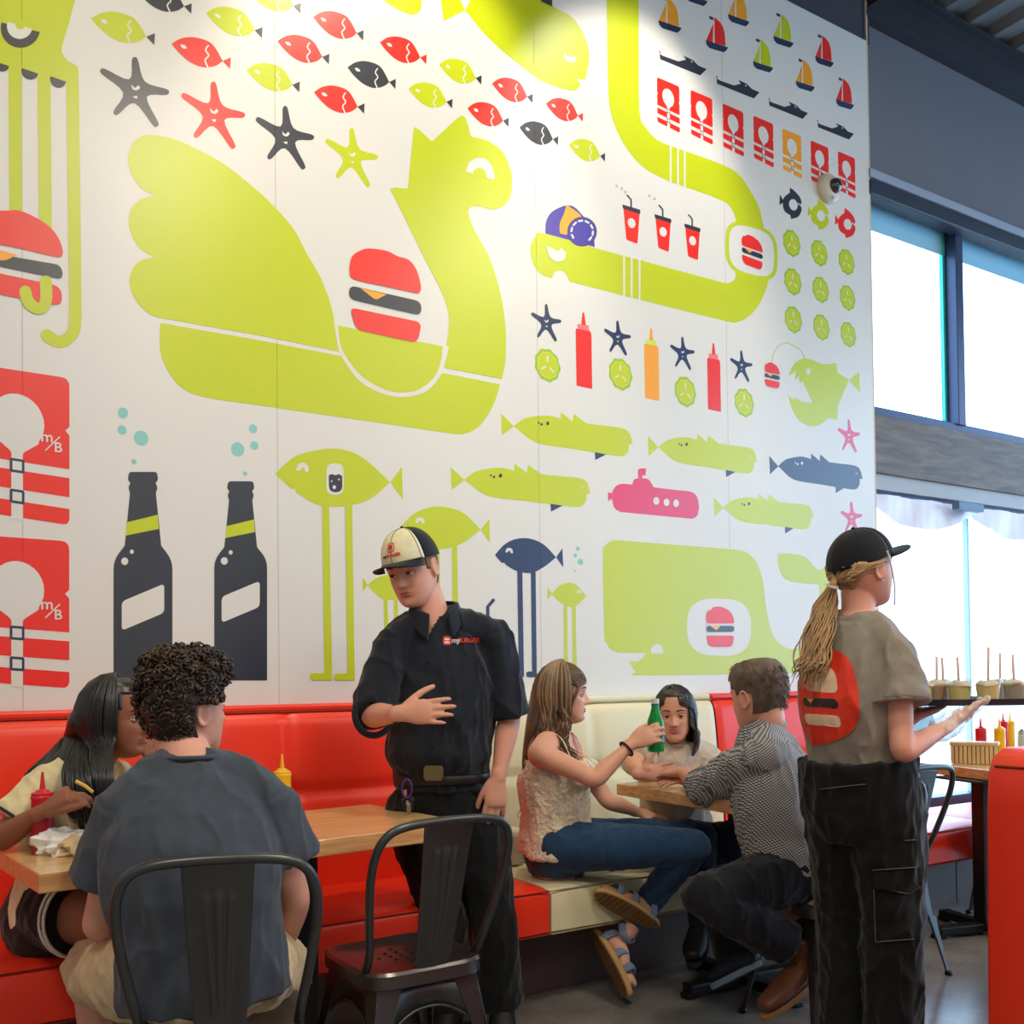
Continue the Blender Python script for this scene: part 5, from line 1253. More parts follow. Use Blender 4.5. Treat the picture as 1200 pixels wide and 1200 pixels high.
R_, U_, B_ = CR.copy(), CU.copy(), -CF.copy()      # right, up, towards the camera
def D(r, u, b): return tuple(R_*r+U_*u+B_*b)
def prj(co):
    v = co-np.array(CO); z = v@np.array(CF); return 600+FOC*(v@np.array(CR))/z, CY-FOC*(v@np.array(CU))/z, z
def cut(o, fn):
    """open a garment: drop the faces whose centre satisfies fn(px, py, depth, centre)"""
    bm = bmesh.new(); bm.from_mesh(o.data); c = np.array([tuple(f.calc_center_median()) for f in bm.faces]); x, y, z = prj(c); k = fn(x, y, z, c)
    bmesh.ops.delete(bm, geom=[f for f, q in zip(list(bm.faces), k) if q], context='FACES'); bm.to_mesh(o.data); bm.free()
def in_poly(x, y, poly):
    r = np.zeros(len(x), bool); n = len(poly)
    for i in range(n):
        x1, y1 = poly[i]; x2, y2 = poly[(i+1) % n]
        if y1 == y2: continue
        c = ((y1 > y) != (y2 > y)) & (x < (x2-x1)*(y-y1)/(y2-y1)+x1); r ^= c
    return r
def decal(o, name, layers, parent, step=3., off=.0014, dirn=None, texts=()):
    """print shapes on a garment: shapes are laid over it and follow its surface"""
    me = o.data; bv = BVHTree.FromPolygons([v.co for v in me.vertices], [tuple(p.vertices) for p in me.polygons]); b = MB()
    def hit(px, py, k):
        r = (CF + CR*((px-600)/FOC) - CU*((py-CY)/FOC)).normalized(); h = bv.ray_cast(CO, r)
        return h[0]-r*(off+.0006*k) if h[0] is not None else None
    for k, (mt, pts) in enumerate(layers):
        xs = [p[0] for p in pts]; ys = [p[1] for p in pts]; g = []
        x = min(xs)+step/2
        while x < max(xs):
            y = min(ys)+step/2
            while y < max(ys):
                if in_poly(np.array([x]), np.array([y]), pts)[0]: g.append((x, y))
                y += step
            x += step
        allp = [V(*p[:2]).to_2d() for p in pts]+[Vector(p) for p in g]; n = len(pts)
        r = delaunay_2d_cdt([Vector((p[0], p[1])) for p in allp], [], [list(range(n))], 1, 1e-4)
        vs = [hit(v.x, v.y, k) for v in r[0]]; ok = [v for v in vs if v is not None]
        if not ok: continue
        vs = [v if v is not None else ok[0] for v in vs]; b.add(vs, [tuple(f) for f in r[2]], mt)
    for mt, txt, cx, cy, size, sl, wd in texts:
        vs, fs = text_mesh(txt, size, None, size*.03); q = [hit(cx+v.x*wd, cy-v.y+v.x*wd*sl, 2) for v in vs]; ok = [v for v in q if v is not None]
        if ok: b.add([v if v is not None else ok[0] for v in q], fs, mt)
    with world(): return b.build(name, None, parent, fix=False)
def cap(H, root, front, back, brimm, name='cap', a=.087, bb=.106, c=.092, z0=.040, pitch=0., brimlen=.072, droop=.022, openb=False):
    M = H.M @ Matrix.Rotation(pitch, 3, 'X')
    def pt(az, el, off=0.):
        e = math.cos(el)**.75; x = (a+off)*e*math.sin(az); y = -.004+(bb+off)*e*math.cos(az); z = z0+(c+off)*math.sin(el)**1.05-.016*(1-math.cos(az))*.5*math.cos(el)
        return H.c+M@(V(x, y, z)*H.s)
    def dome(az0, az1, n, mt, nm, parent):
        vs = []; fs = []; m_ = 16
        for i in range(n+1):
            for j in range(m_+1): vs.append(pt(az0+(az1-az0)*i/n, PI/2*j/m_))
        for i in range(n):
            for j in range(m_): q = i*(m_+1)+j; fs.append((q, q+1, q+m_+2, q+m_+1))
        b = MB(); b.add(vs, fs)
        with world(): o = b.build(nm, mt, parent, smooth=True)
        md = o.modifiers.new('t', 'SOLIDIFY'); md.thickness = .003; md.offset = 1; return o
    full = dome(math.radians(66), math.radians(294), 40, back, name, root)
    fr = dome(math.radians(-66), math.radians(66), 26, front, 'front_panel', full)
    # brim
    vs = []; fs = []; n, m_ = 28, 8
    for i in range(n+1):
        t = -1+2*i/n; az = t*math.radians(62); p0 = V((a+.001)*math.sin(az), -.004+(bb+.001)*math.cos(az), z0+.004)
        for j in range(m_+1):
            u = j/m_; fx = p0.x*(1+.02*u); fy = p0.y+u*brimlen*max(0, (1-abs(t)**3.2))**.5; fz = p0.z-.004-droop*(t*t)*(u**.7)-.012*u*(1-t*t)*0+.002*u
            vs.append(H.c+M@(V(fx, fy, fz)*H.s))
    for i in range(n):
        for j in range(m_): q = i*(m_+1)+j; fs.append((q, q+1, q+m_+2, q+m_+1))
    b = MB(); b.add(vs, fs)
    with world(): br = b.build('brim', brimm, full, smooth=True)
    md = br.modifiers.new('t', 'SOLIDIFY'); md.thickness = .004; md.offset = 0
    sb_ = MB(); sb_.tube([pt(-math.radians(62)+math.radians(124)*i/20, .02, .004) for i in range(21)], .002, 6)
    for az in (0, 60, 120, 180, 240, 300):
        sb_.tube([pt(math.radians(az), PI/2*j/14, .0035) for j in range(15)], .0009, 5)
    sb_.ball(pt(0, PI/2, .004), .006, 10)
    with world(): sb_.build('stitching', brimm, full, smooth=True)
    return full, pt
SK_F = skin_mat('skin_fair', (222, 160, 136)); SK_L = skin_mat('skin_light', (226, 168, 142)); SK_T = skin_mat('skin_tan', (146, 92, 68)); SK_W = skin_mat('skin_warm', (214, 156, 130))
M_blk = cloth_mat('black_twill', (30, 34, 44)); M_blkp = cloth_mat('black_denim', (14, 16, 20)); M_capb = cloth_mat('cap_black', (24, 26, 34)); M_cream = cloth_mat('cap_cream', (232, 224, 186), 500)
INK_R = mat('ink_red', (226, 54, 30), .6); INK_B = mat('ink_beige', (226, 196, 164), .6); INK_D = mat('ink_dark', (40, 36, 40), .6); INK_O = mat('ink_orange', (246, 166, 40), .6); INK_W = mat('ink_white', (222, 222, 220), .6)
GRP = None
# ============================================ 1. server with the cream trucker cap
J = dict(pel=P(518, 945, 3.46), chest=P(518, 812, 3.42), neck=P(508, 725, 3.40), head=P(484, 668, 3.37), hf=D(-.42, -.30, .86), hu=D(-.26, .95, .2),
    shR=P(459, 757, 3.34), shL=P(577, 745, 3.44), elR=P(436, 838, 3.27), wrR=P(470, 836, 3.10), elL=P(597, 838, 3.46), wrL=P(584, 912, 3.38),
    hipR=P(488, 950, 3.45), hipL=P(553, 950, 3.48), knR=P(520, 1080, 3.40), knL=P(579, 1080, 3.42), ankR=P(530, 1180, 3.52), ankL=P(588, 1180, 3.48), toeR=P(512, 1222, 3.36), toeL=P(590, 1225, 3.32), hs=1.02,
    hR=dict(f=D(.97, .06, .10), k=D(-.05, .15, 1), side=-1, each=[(.12, .2, .1), (.1, .15, .1), (.08, .15, .1), (.1, .2, .12)], thumb=(.75, .25)),
    hL=dict(f=D(-.10, -1, .12), k=D(.25, .1, .9), side=1, curl=(.22, .3, .2), thumb=(.45, .35)))
T = {'hip': (.150, .112), 'waist': (.150, .112), 'chest': (.175, .125), 'sh': (.150, .092)}
F1 = figure('person', 'standing server in black shirt and cream trucker cap, one hand on his stomach', SK_F, J, tors=T)
F1.head.face(F1.root, lid=SK_F, iris=(60, 70, 70), brow=(120, 84, 60), lip=(170, 84, 76), gaze=(-.05, -.15), open_=.4, mouth=.002)
def bl(b):
    sweep(b, [(P(515, 902, 3.44), .150, .118, F1.lath), (P(515, 880, 3.43), .178, .138, F1.lath), (P(517, 850, 3.42), .168, .128, F1.lath)], 28, cap=False)
sh1 = top(F1, 'shirt', M_blk, infl=.014, sleeve={'R': 1.05, 'L': 1.0}, hem=.075, amp=.006, seed=3, flare=.018, wide=.002, extra=bl, fold=12)
cut(sh1, lambda x, y, z, c: in_poly(x, y, [(466, 700), (500, 748), (528, 700), (500, 680)]) & (z < 3.42))
pt1 = bottoms(F1, 'trousers', M_blkp, infl=.016, length=1.96, amp=.004, seed=5, hi=.10, wide=.006)
M_belt = mat('belt_leather', (26, 22, 20), .4)
b0 = lerp(J['pel'], J['chest'], .26)
ring(F1, 'belt', M_belt, b0, (0, 0, 1), .162, .130, tuple(F1.lath), .017, flat=.25)
bk = empty
with world():
    c = P(508, 906, 3.262); Mx = Matrix((R_, B_, U_)).transposed()
    MB().prism([(-.032, -.014), (-.026, -.024), (.026, -.024), (.032, -.014), (.032, .014), (.026, .024), (-.026, .024), (-.032, .014)], -.004, .004, M=Mx@Matrix.Rotation(PI/2, 3, 'X'), c=c).build('belt_buckle', mat('brass', (150, 130, 90), .3, .9), F1.root, bevel=.002)
def collar(F, mt, a0=24, flap=.055, open_=.0):
    nk = V(*F.J['neck']); b = MB(); n = 30; vs = []; fs = []
    for i in range(n+1):
        u = i/n; a = math.radians(a0+(360-2*a0)*u); e = max(0, 1-min(u, 1-u)/.16)
        c = nk+F.fwd*(.070*math.cos(a)+.012)+F.lat*(-.070*math.sin(a))+V(0, 0, .010+.022*(1-math.cos(a))*.5-.018*e); o = (F.fwd*math.cos(a)-F.lat*math.sin(a))
        h = .030; vs += [c+V(0, 0, h*(1-.3*e)), c+o*.012+V(0, 0, h*.9*(1-.4*e)), c+o*(.026+.012*e)+V(0, 0, -.010-flap*e), c+o*(.016+.006*e)+V(0, 0, -.012-flap*e*.96)]
    for i in range(n):
        for k in range(4): fs.append((i*4+k, i*4+(k+1) % 4, (i+1)*4+(k+1) % 4, (i+1)*4+k))
    fs += [(0, 1, 2, 3), tuple(n*4+k for k in (3, 2, 1, 0))]; b.add(vs, fs)
    with world(): return b.build('collar', mt, F.root, bevel=.002, auto=50)
collar(F1, M_blk)
cp, pf = cap(F1.head, F1.root, M_cream, M_capb, M_capb, c=.098, pitch=math.radians(1), droop=.030)
lg = MB()
def cap_print(pf, cx, cz, shapes, texts, parent, name='logo'):
    b = MB()
    for k, (mt, pts) in enumerate(shapes):
        vs = [pf((x+cx)/.098, (z+cz)/.115, .0042+.0004*k) for x, z in pts]; tr = tessellate_polygon([[V(x, z, 0) for x, z in pts]]); b.add(vs, [tuple(t) for t in tr], mt)
    for mt, t, x0, z0, size in texts:
        vs, fs = text_mesh(t, size, None, size*.05); b.add([pf((cx+x0+v.x)/.098, (cz+z0+v.y)/.115, .0044) for v in vs], fs, mt)
    with world(): return b.build(name, None, parent, fix=False)
def rr_(w, h, e=.45, n=24): return [(w*math.copysign(abs(math.cos(2*PI*i/n))**e, math.cos(2*PI*i/n)), h*math.copysign(abs(math.sin(2*PI*i/n))**e, math.sin(2*PI*i/n))) for i in range(n)]
cap_print(pf, .0, .066, [(INK_R, rr_(.017, .019)), (M_cream, rr_(.013, .015)), (INK_R, [(x, z+.007) for x, z in rr_(.010, .0045)]), (INK_D, [(x, z) for x, z in rr_(.010, .0016)]), (INK_R, [(x, z-.007) for x, z in rr_(.010, .004)])], [(INK_D, 'my', -.033, -.031, .017), (INK_R, 'BURGER', .008, -.031, .0155)], cp)
decal(sh1, 'chest_logo', [(INK_R, [(524+5*x, 750.5+5.4*y) for x, y in rr_(1, 1, .5, 16)]), (INK_W, [(524+3.2*x, 749+1.3*y) for x, y in rr_(1, 1, .5, 12)]), (INK_W, [(524+3.2*x, 752.6+1.1*y) for x, y in rr_(1, 1, .5, 12)])], sh1, 2.5, texts=[(INK_W, 'my', 534, 750.5, 8.4, .0, 1.), (INK_R, 'BURGER', 549.5, 750.5, 7.4, .0, .92)])
# placket and buttons
with world():
    pl = MB()
    for yy in (775, 800, 825, 850, 875):
        bvh = BVHTree.FromPolygons([v.co for v in sh1.data.vertices], [tuple(p.vertices) for p in sh1.data.polygons]); r = (P(503+(yy-775)*.05, yy, 1)-CO).normalized(); h = bvh.ray_cast(CO, r)
        if h[0] is not None and h[0].length > 0: MB().ball(h[0]-r*.001, (.005, .005, .005), 10).build('shirt_button', M_capb, sh1, smooth=True)
ring(F1, 'wristband', mat('black_rubber', (18, 18, 20), .4), lerp(J['elR'], J['wrR'], .93), V(*J['wrR'])-V(*J['elR']), .031, .028, tuple(U_), .007, flat=.45)
for sd, t in (('R', 1.0), ('L', .98)):
    sh_, el_, wr_ = V(*J['sh'+sd]), V(*J['el'+sd]), V(*J['wr'+sd])
    c_ = lerp(el_, wr_, .06) if t >= 1 else lerp(sh_, el_, t); ring(F1, 'rolled_cuff', M_blk, c_, (wr_-el_ if t >= 1 else el_-sh_), .066, .066, tuple(U_), .011, parent=sh1)
# short hair under the cap
H = F1.head
hb = H.scalp(lambda a, z: z < .06 and (abs(a) > math.radians(72)) and z > (-.005 if abs(a) < math.radians(95) else -.045 if abs(a) < 2 else -.06) and not (abs(abs(a)-math.radians(95)) < .22 and z < .02), .004)
with world(): hb.build('hair', mat('hair_sandy', (120, 88, 60), .7, bump=(300, .6, .003)), F1.root, smooth=True)
def shoes(F, m1, m2):
    for sd in 'LR': shoe(F, sd, m1, m2)
M_shoe = mat('black_shoe', (20, 20, 22), .5); M_rub = mat('rubber_sole', (30, 30, 30), .7)
shoes(F1, M_shoe, M_rub)
# key ring with carabiner
e = empty('key_ring', P(477, 920, 3.30), 'carabiner with keys clipped at the hip of the standing server', 'keys')
with world():
    n = 24; c = P(477, 924, 3.295); pts = [c+R_*(.016*math.cos(2*PI*i/n))+U_*(.030*math.sin(2*PI*i/n)) for i in range(n)]
    MB().tube(pts, .0032, 8, closed=True).build('carabiner', mat('violet_metal', (90, 70, 150), .3, .7), e, smooth=True)
    for k_, (dx, dy) in enumerate(((-4, 20), (1, 23), (6, 19), (3, 26))):
        q = P(477+dx, 924+dy, 3.29); MB().box(q, (.009, .003, .03), M=Mx@Matrix.Rotation(dx*.05, 3, 'Y')).ball(q+U_*.016, (.009, .003, .009), 10).build('key', mat('key_steel', (150, 146, 130), .3, .9) if k_ % 2 else mat('key_black', (24, 24, 26), .4), e, bevel=.001)

# ============================================ 2. curly haired man seen from behind
J = dict(pel=P(238, 1128, 2.34), chest=P(226, 1010, 2.34), neck=P(224, 893, 2.41), head=P(219, 831, 2.47), hf=D(.62, .05, -.78), hu=D(.04, 1, .05),
    shL=P(150, 945, 2.33), shR=P(308, 934, 2.44), elL=P(116, 1082, 2.40), wrL=P(135, 1075, 2.62), elR=P(345, 1050, 2.50), wrR=P(334, 1110, 2.66),
    hipL=P(192, 1140, 2.33), hipR=P(284, 1138, 2.38), knL=P(112, 1140, 2.68), knR=P(326, 1138, 2.78), ankL=P(118, 1290, 2.72), ankR=P(330, 1285, 2.84), toeL=P(110, 1310, 2.86), toeR=P(345, 1305, 3.0),
    hL=dict(f=D(.35, -.25, -.9), k=D(-.2, 1, -.1), side=-1, curl=(.3, .3, .2)), hR=dict(f=D(-.1, -.45, -.85), k=D(.45, .8, -.2), side=1, curl=(.35, .3, .2)))
F2 = figure('person', 'seated man with curly dark hair and slate T-shirt, seen from behind', SK_F, J, tors={'hip': (.160, .118), 'waist': (.158, .112), 'chest': (.172, .118), 'sh': (.155, .095)})
F2.head.face(F2.root, lid=SK_F, iris=(60, 50, 40), brow=(50, 36, 28), lip=(180, 100, 90))
M_slate = cloth_mat('slate_jersey', (66, 72, 82), 500)
t2 = top(F2, 'shirt', M_slate, neckr=.070, infl=.017, sleeve=.62, hem=-.085, amp=.0045, seed=11, flare=.026, wide=.016, fold=11)
ring(F2, 'neckband', M_slate, V(*J['neck'])+V(0, 0, .014)-F2.fwd*.004, (0, 0, 1), .070, .068, tuple(F2.lat), .006, flat=1.2, parent=t2)
M_khaki = cloth_mat('khaki_cotton', (206, 182, 142), 200)
bottoms(F2, 'shorts', M_khaki, infl=.026, length=1.02, amp=.006, seed=12, hi=.02, flare=.012, winf=.0, hinf=.004)
shoes(F2, mat('white_trainer', (200, 200, 196), .5), M_rub)
H = F2.head; rr = random.Random(21); b = MB()
msk = lambda a, z: (z > .052-.0*abs(a)) or (abs(a) > 1.15 and z > .02) or (abs(a) > 1.40 and z > .03) or (abs(a) > 1.85 and z > -.045) or (abs(a) > 2.2 and z > -.085)
M_curl = mat('hair_dark_curly', (46, 34, 28), .45, spec=.5, bump=(200, .4, .003), var=(14, .3)); M_curl2 = mat('hair_brown_curl', (74, 52, 38), .42, spec=.6)
sc = H.scalp(msk, .020, n=72); b.v += sc.v; b.f += sc.f; b.m += [b.mi(M_curl)]*len(sc.f)
nC = 0
while nC < 900:
    z = rr.uniform(-.08, .113); a = rr.uniform(-PI, PI)
    if rr.random() < .22: z = rr.uniform(.104, .1188)
    if not msk(a, z): continue
    k = H.surf(a, z); nrm = (H.M@V(k[0], k[1]*.9, (k[2]-.0)*.9+ (0.02 if z > .06 else 0))).normalized(); tall = .008+.020*max(0, min(1, (z+.03)/.12)); c0 = H.w(*k)+nrm*rr.uniform(.45, 1.0)*(tall+.012)
    ax = V(rr.gauss(0, 1), rr.gauss(0, 1), rr.gauss(0, 1)).normalized(); ax = (ax*.8+nrm*.6).normalized(); u = ax.orthogonal().normalized(); w_ = ax.cross(u); R0 = rr.uniform(.006, .0105); pts = []
    ph = rr.uniform(0, 6)
    for q in range(15):
        t = q/14; an_ = ph+t*2*PI*1.9; R1 = R0*(1-.45*t); pts.append(c0+(u*math.cos(an_)+w_*math.sin(an_))*R1+ax*(t-.5)*.020)
    b.tube(pts, [.0032]*13+[.0022, .001], 5, M_curl if rr.random() < .6 else M_curl2, flat=.8); nC += 1
with world(): b.build('hair', None, F2.root, smooth=True, fix=False)
# ============================================ 3. young woman with long black hair, left
J = dict(pel=P(64, 1062, 2.93), chest=P(84, 968, 2.88), neck=P(108, 902, 2.86), head=P(136, 842, 2.85), hf=D(.93, -.02, .12), hu=D(.05, 1, 0),
    shR=P(56, 920, 2.74), shL=P(134, 915, 2.98), elR=P(0, 984, 2.66), wrR=P(50, 950, 2.61), elL=P(172, 965, 2.93), wrL=P(186, 905, 2.90),
    hipR=P(64, 1066, 2.84), hipL=P(72, 1060, 3.02), knR=P(150, 1085, 2.60), knL=P(172, 1075, 2.84), ankR=P(150, 1230, 2.62), ankL=P(178, 1215, 2.86), toeR=P(175, 1268, 2.58), toeL=P(200, 1250, 2.82), bust=1,
    hR=dict(f=D(.80, .58, .0), k=D(-.45, .65, .55), side=1, each=[(.55, .75, .4), (.6, .8, .5), (.9, 1., .6), (1.0, 1., .6)], thumb=(.35, .25)),
    hL=dict(f=D(-.35, .9, .0), k=D(.8, .3, .3), side=1, curl=(.6, .7, .4)))
F3 = figure('person', 'seated young woman with long black hair eating a french fry at the left', SK_T, J, fem=True)
F3.head.face(F3.root, lid=SK_T, iris=(40, 26, 20), brow=(26, 18, 16), lip=(140, 74, 66), gaze=(0, .1))
M_ctee = cloth_mat('cream_jersey', (222, 206, 162), 500)
t3 = top(F3, 'shirt', M_ctee, neckr=.062, infl=.010, sleeve=.66, hem=-.05, amp=.004, seed=31, flare=.016)
ring(F3, 'sleeve_trim', mat('navy_trim', (40, 36, 56), .7), lerp(J['shR'], J['elR'], .66), V(*J['elR'])-V(*J['shR']), .069, .069, (0, 0, 1), .004, parent=t3)
M_blkn = cloth_mat('black_nylon', (20, 20, 22)); b3 = bottoms(F3, 'shorts', M_blkn, infl=.020, length=.42, amp=.003, seed=32, hi=.05, flare=.012)
for q in (.36, .42):
    c = lerp(J['hipR'], J['knR'], q); ring(F3, 'white_stripe', mat('white_trim', (222, 216, 206), .6), c, V(*J['knR'])-V(*J['hipR']), .112+.0*q, .112, (0, 0, 1), .0045, parent=b3)
shoes(F3, mat('white_trainer', (0, 0, 0)), M_rub)
H = F3.head; rr = random.Random(5); M_jet = mat('hair_black', (16, 15, 18), .35, spec=.7)
def end3(ph, r):
    g = r.uniform(-1, 1)
    if ph > 0:
        return [P(112+g*8, 880, 2.98), P(96+g*14, 915, 3.0), P(90+g*16, 960, 2.98)]
    f = max(0, min(1, (ph+180)/95))          # 0 back .. 1 front
    if f < .42:
        f /= .42; return [P(80+18*f+g*3, 862, 2.86), P(58+30*f+g*6, 886, 2.80), P(34+52*f+g*8, 908-6*f, 2.76), P(24+60*f+g*8, 945, 2.72+.03*r.random())] if f < .35 else [P(86+14*f+g*4, 866, 2.80), P(74+24*f+g*8, 898, 2.69), P(78+22*f+g*10, 930, 2.655), P(88+26*f+g*10, 965+r.uniform(-16, 14), 2.69)]
    f = (f-.42)/.58; return [P(108+20*f+g*3, 880, 2.74), P(106+18*f+g*7, 912, 2.68), P(110+20*f+g*8, 945, 2.68), P(118+16*f+g*8, 970+r.uniform(-22, 6), 2.71)]
b = MB(); sc = H.scalp(lambda a, z: z > .074 or (abs(a) > .95 and z > .03) or (abs(a) > 1.45 and z > -.08), .005, n=72); b.v += sc.v; b.f += sc.f; b.m = [0]*len(b.f)
strands(b, long_hair(H, rr, 460, (-180, -62), end3, e0=-30, wave=.004, off=.013, r=.0062, wf=1.2)+long_hair(H, rr, 130, (62, 182), end3, e0=-30, wave=.006, off=.012, r=.0055))
sweep(b, [(H.w(-.03, -.075, -.01), .05, .05), (P(97, 868, 2.86), .055, .04), (P(86, 905, 2.78), .055, .035), (P(100, 945, 2.74), .05, .03)], 14, ref=tuple(R_)); b.m += [0]*(len(b.f)-len(b.m))
b.ms = []
with world(): b.build('hair', M_jet, F3.root, smooth=True, fix=False)
p0 = F3.limb['tipsR'][0]; q = P(97, 921, 2.575)
o = MB().tube([q-R_*.018+U_*.012, q+R_*.006, q+R_*.026-U_*.016], .0048, 6).build('french_fry', M_fry); tag(o, 'french fry held between the fingers of the black-haired young woman', 'french fry')
# ============================================ 4. woman with wavy brown hair and lace top
J = dict(pel=P(652, 990, 3.86), chest=P(650, 915, 3.85), neck=P(650, 862, 3.86), head=P(660, 814, 3.86), hf=D(.99, .0, .12), hu=D(-.03, 1, 0),
    shR=P(634, 884, 3.70), shL=P(668, 878, 3.99), elR=P(697, 913, 3.60), wrR=P(740, 872, 3.66), elL=P(712, 938, 3.92), wrL=P(748, 952, 3.98),
    hipR=P(656, 992, 3.76), hipL=P(658, 988, 3.95), knR=P(812, 992, 3.64), knL=P(818, 980, 3.92), ankR=P(757, 1056, 3.84), ankL=P(735, 1092, 3.80), toeR=P(708, 1040, 3.74), toeL=P(742, 1152, 3.70), bust=1,
    soleR=D(.15, -.75, .65), soleL=D(-.75, -.3, .5), heelR=P(762, 1070, 3.80), heelL=P(712, 1098, 3.83), base=P(735, 1100, 3.75),
    hR=dict(f=D(.88, .42, .10), k=D(-.25, .30, .92), side=-1, each=[(.15, .55, .7), (.2, .6, .7), (.22, .62, .7), (.25, .65, .7)], thumb=(.5, .5)),
    hL=dict(f=D(.95, -.1, -.2), k=D(.1, .9, .2), side=1, curl=(.3, .3, .2)))
F4 = figure('person', 'seated woman in cream lace top and jeans raising a green bottle', SK_L, J, fem=True, tors={'hip': (.165, .118), 'waist': (.130, .108), 'chest': (.142, .112), 'sh': (.120, .082)})
F4.head.face(F4.root, lid=SK_L, iris=(80, 60, 40), brow=(70, 50, 38), lip=(190, 96, 92))
M_lace = mat('cream_lace', (232, 216, 190), .8, spec=.3, bump=(70, 1., .012), var=(60, .14)); M_jean = cloth_mat('blue_denim', (36, 66, 100), 300)
def lace(b): pass
t4 = top(F4, 'lace_top', M_lace, infl=.013, hem=-.02, amp=.005, seed=41, sleeveless=True, fold=16, wide=.010)
cut(t4, lambda x, y, z, c: (c[:, 2] > V(*lerp(J['chest'], J['neck'], .50)).z))
with world():
    for sd in 'RL':
        n_ = F4.lat*(1 if sd == 'L' else -1); s0 = lerp(J['neck'], J['sh'+sd], .52)
        MB().tube(catmull([lerp(J['chest'], J['neck'], .45)+F4.fwd*.098+n_*.075, s0+F4.fwd*.055+V(0, 0, .026), s0+V(0, 0, .046), s0-F4.fwd*.06+V(0, 0, .02), lerp(J['chest'], J['neck'], .4)-F4.fwd*.092+n_*.07], k=5), .009, 8, flat=.3).build('strap', M_lace, t4, smooth=True)
bottoms(F4, 'jeans', M_jean, winf=-.006, infl=.010, length=1.93, amp=.0022, seed=42, hi=.06)
M_sole = mat('cork_sole', (190, 150, 96), .7, bump=(60, .6, .004)); M_tread = mat('gum_tread', (128, 92, 54), .6, bump=(8, .3, .004)); M_strapb = cloth_mat('blue_strap', (120, 140, 168))
def sandal(F, sd, wv=0):
    an, to, hl = V(*F.J['ank'+sd]), V(*F.J['toe'+sd]), F.limb['heel'+sd]; d = (to-hl).normalized(); dn = V(*F.J['sole'+sd]); dn = (dn-d*dn.dot(d)).normalized(); lt = d.cross(dn); L = (to-hl).length+.085; n = 30
    e = MB(); poly = []
    for i in range(n):
        a = 2*PI*i/n; u = .5+.5*math.cos(a); poly.append(hl-d*.045+d*L*u+lt*(.036+.012*u)*math.sin(a))
    def slab(z0, z1, mt):
        vs = [p+dn*z0 for p in poly]+[p+dn*z1 for p in poly]; e.add(vs, [tuple(range(n)), tuple(range(2*n-1, n-1, -1))]+[(i, (i+1) % n, (i+1) % n+n, i+n) for i in range(n)], mt)
    slab(.024, .044, M_sole); slab(.044, .050, M_tread)
    for i in range(12):
        c = hl+d*(L*(.06+.78*i/11)-.02)+dn*.051; Mx_ = Matrix((lt, d, dn)).transposed(); e.box(c, (.066, .006, .004), M_tread, M=Mx_)
    with world(): o = e.build('sandal', None, F.root, bevel=.002)
    for t, r1, r2 in ((.78, .046, .030), (.45, .043, .040), (.05, .040, .045)):
        c = lerp(hl, to, t)+dn*.002; ring(F, 'sandal_strap', M_strapb, c, d, r1, r2, tuple(lt), .015, flat=.2, parent=o)
    ring(F, 'sandal_strap', M_strapb, lerp(hl, an, .85)-dn*.012, an-hl, .043, .043, tuple(lt), .015, flat=.2, parent=o)
sandal(F4, 'R'); sandal(F4, 'L')
ring(F4, 'bracelet', mat('brown_cord', (52, 30, 26), .6), lerp(J['elR'], J['wrR'], .86), V(*J['wrR'])-V(*J['elR']), .030, .028, (0, 0, 1), .0045)
H = F4.head; rr = random.Random(9); M_brn = mat('hair_brown', (92, 70, 52), .45, spec=.5, bump=(250, .4, .002), var=(16, .3)); M_brn2 = mat('hair_highlight', (150, 124, 96), .42, spec=.5, var=(16, .2))
def end4(ph, r):
    k = r.uniform(-1, 1); f = max(0, 1-(abs(ph)-70)/110); sd = -1 if ph < 0 else 1; x = sd*(.085+r.uniform(-.01, .012)); ln = r.uniform(.85, 1.1)
    if abs(ph) < 95 and sd < 0: return [H.w(-.092, .02+k*.01, -.11), H.w(-.10, -.01+k*.015, -.19*ln), H.w(-.095, .045+k*.02, -.27*ln)]
    return [H.w(x, -.075+.05*f+k*.012, -.12), H.w(x*1.05, -.11+.06*f+k*.02, -.23), H.w(x*.9, -.125+.07*f+k*.03, -.36*ln), H.w(x*.7, -.12+.06*f+k*.04, -.46*ln)]
b = MB(); sc = H.scalp(lambda a, z: z > .078 or (abs(a) > .85 and z > .04) or (abs(a) > 1.45 and z > -.08), .005, n=72); b.v += sc.v; b.f += sc.f
b.m = [0]*len(b.f); b.ms = [M_brn]
for q_, ls_ in enumerate((long_hair(H, rr, 300, (-180, -66), end4, e0=-25, wave=.015, off=.016, r=.0056, wf=2.4), long_hair(H, rr, 46, (-140, -70), end4, e0=-25, wave=.017, off=.021, r=.0046, wf=2.8), long_hair(H, rr, 190, (66, 180), end4, e0=-25, wave=.014, off=.014, r=.0055))):
    n0 = len(b.f); strands(b, ls_); b.m = b.m[:n0]+[b.mi(M_brn2 if q_ == 1 else M_brn)]*(len(b.f)-n0)
strands(b, long_hair(H, rr, 60, (-66, 66), lambda ph, r: [H.w(.078*math.copysign(1, ph), .066, .03), H.w(.088*math.copysign(1, ph), .040, -.03), H.w(.086*math.copysign(1, ph), .030, -.09)], e0=30, wave=.002, off=.010, r=.005))
sweep(b, [(H.w(0, -.08, .0), .06, .05), (H.w(0, -.115, -.13), .075, .035), (H.w(0, -.135, -.28), .07, .03), (H.w(0, -.13, -.38), .045, .02)], 14, ref=tuple(H.r))
with world(): b.build('hair', None, F4.root, smooth=True, fix=False)
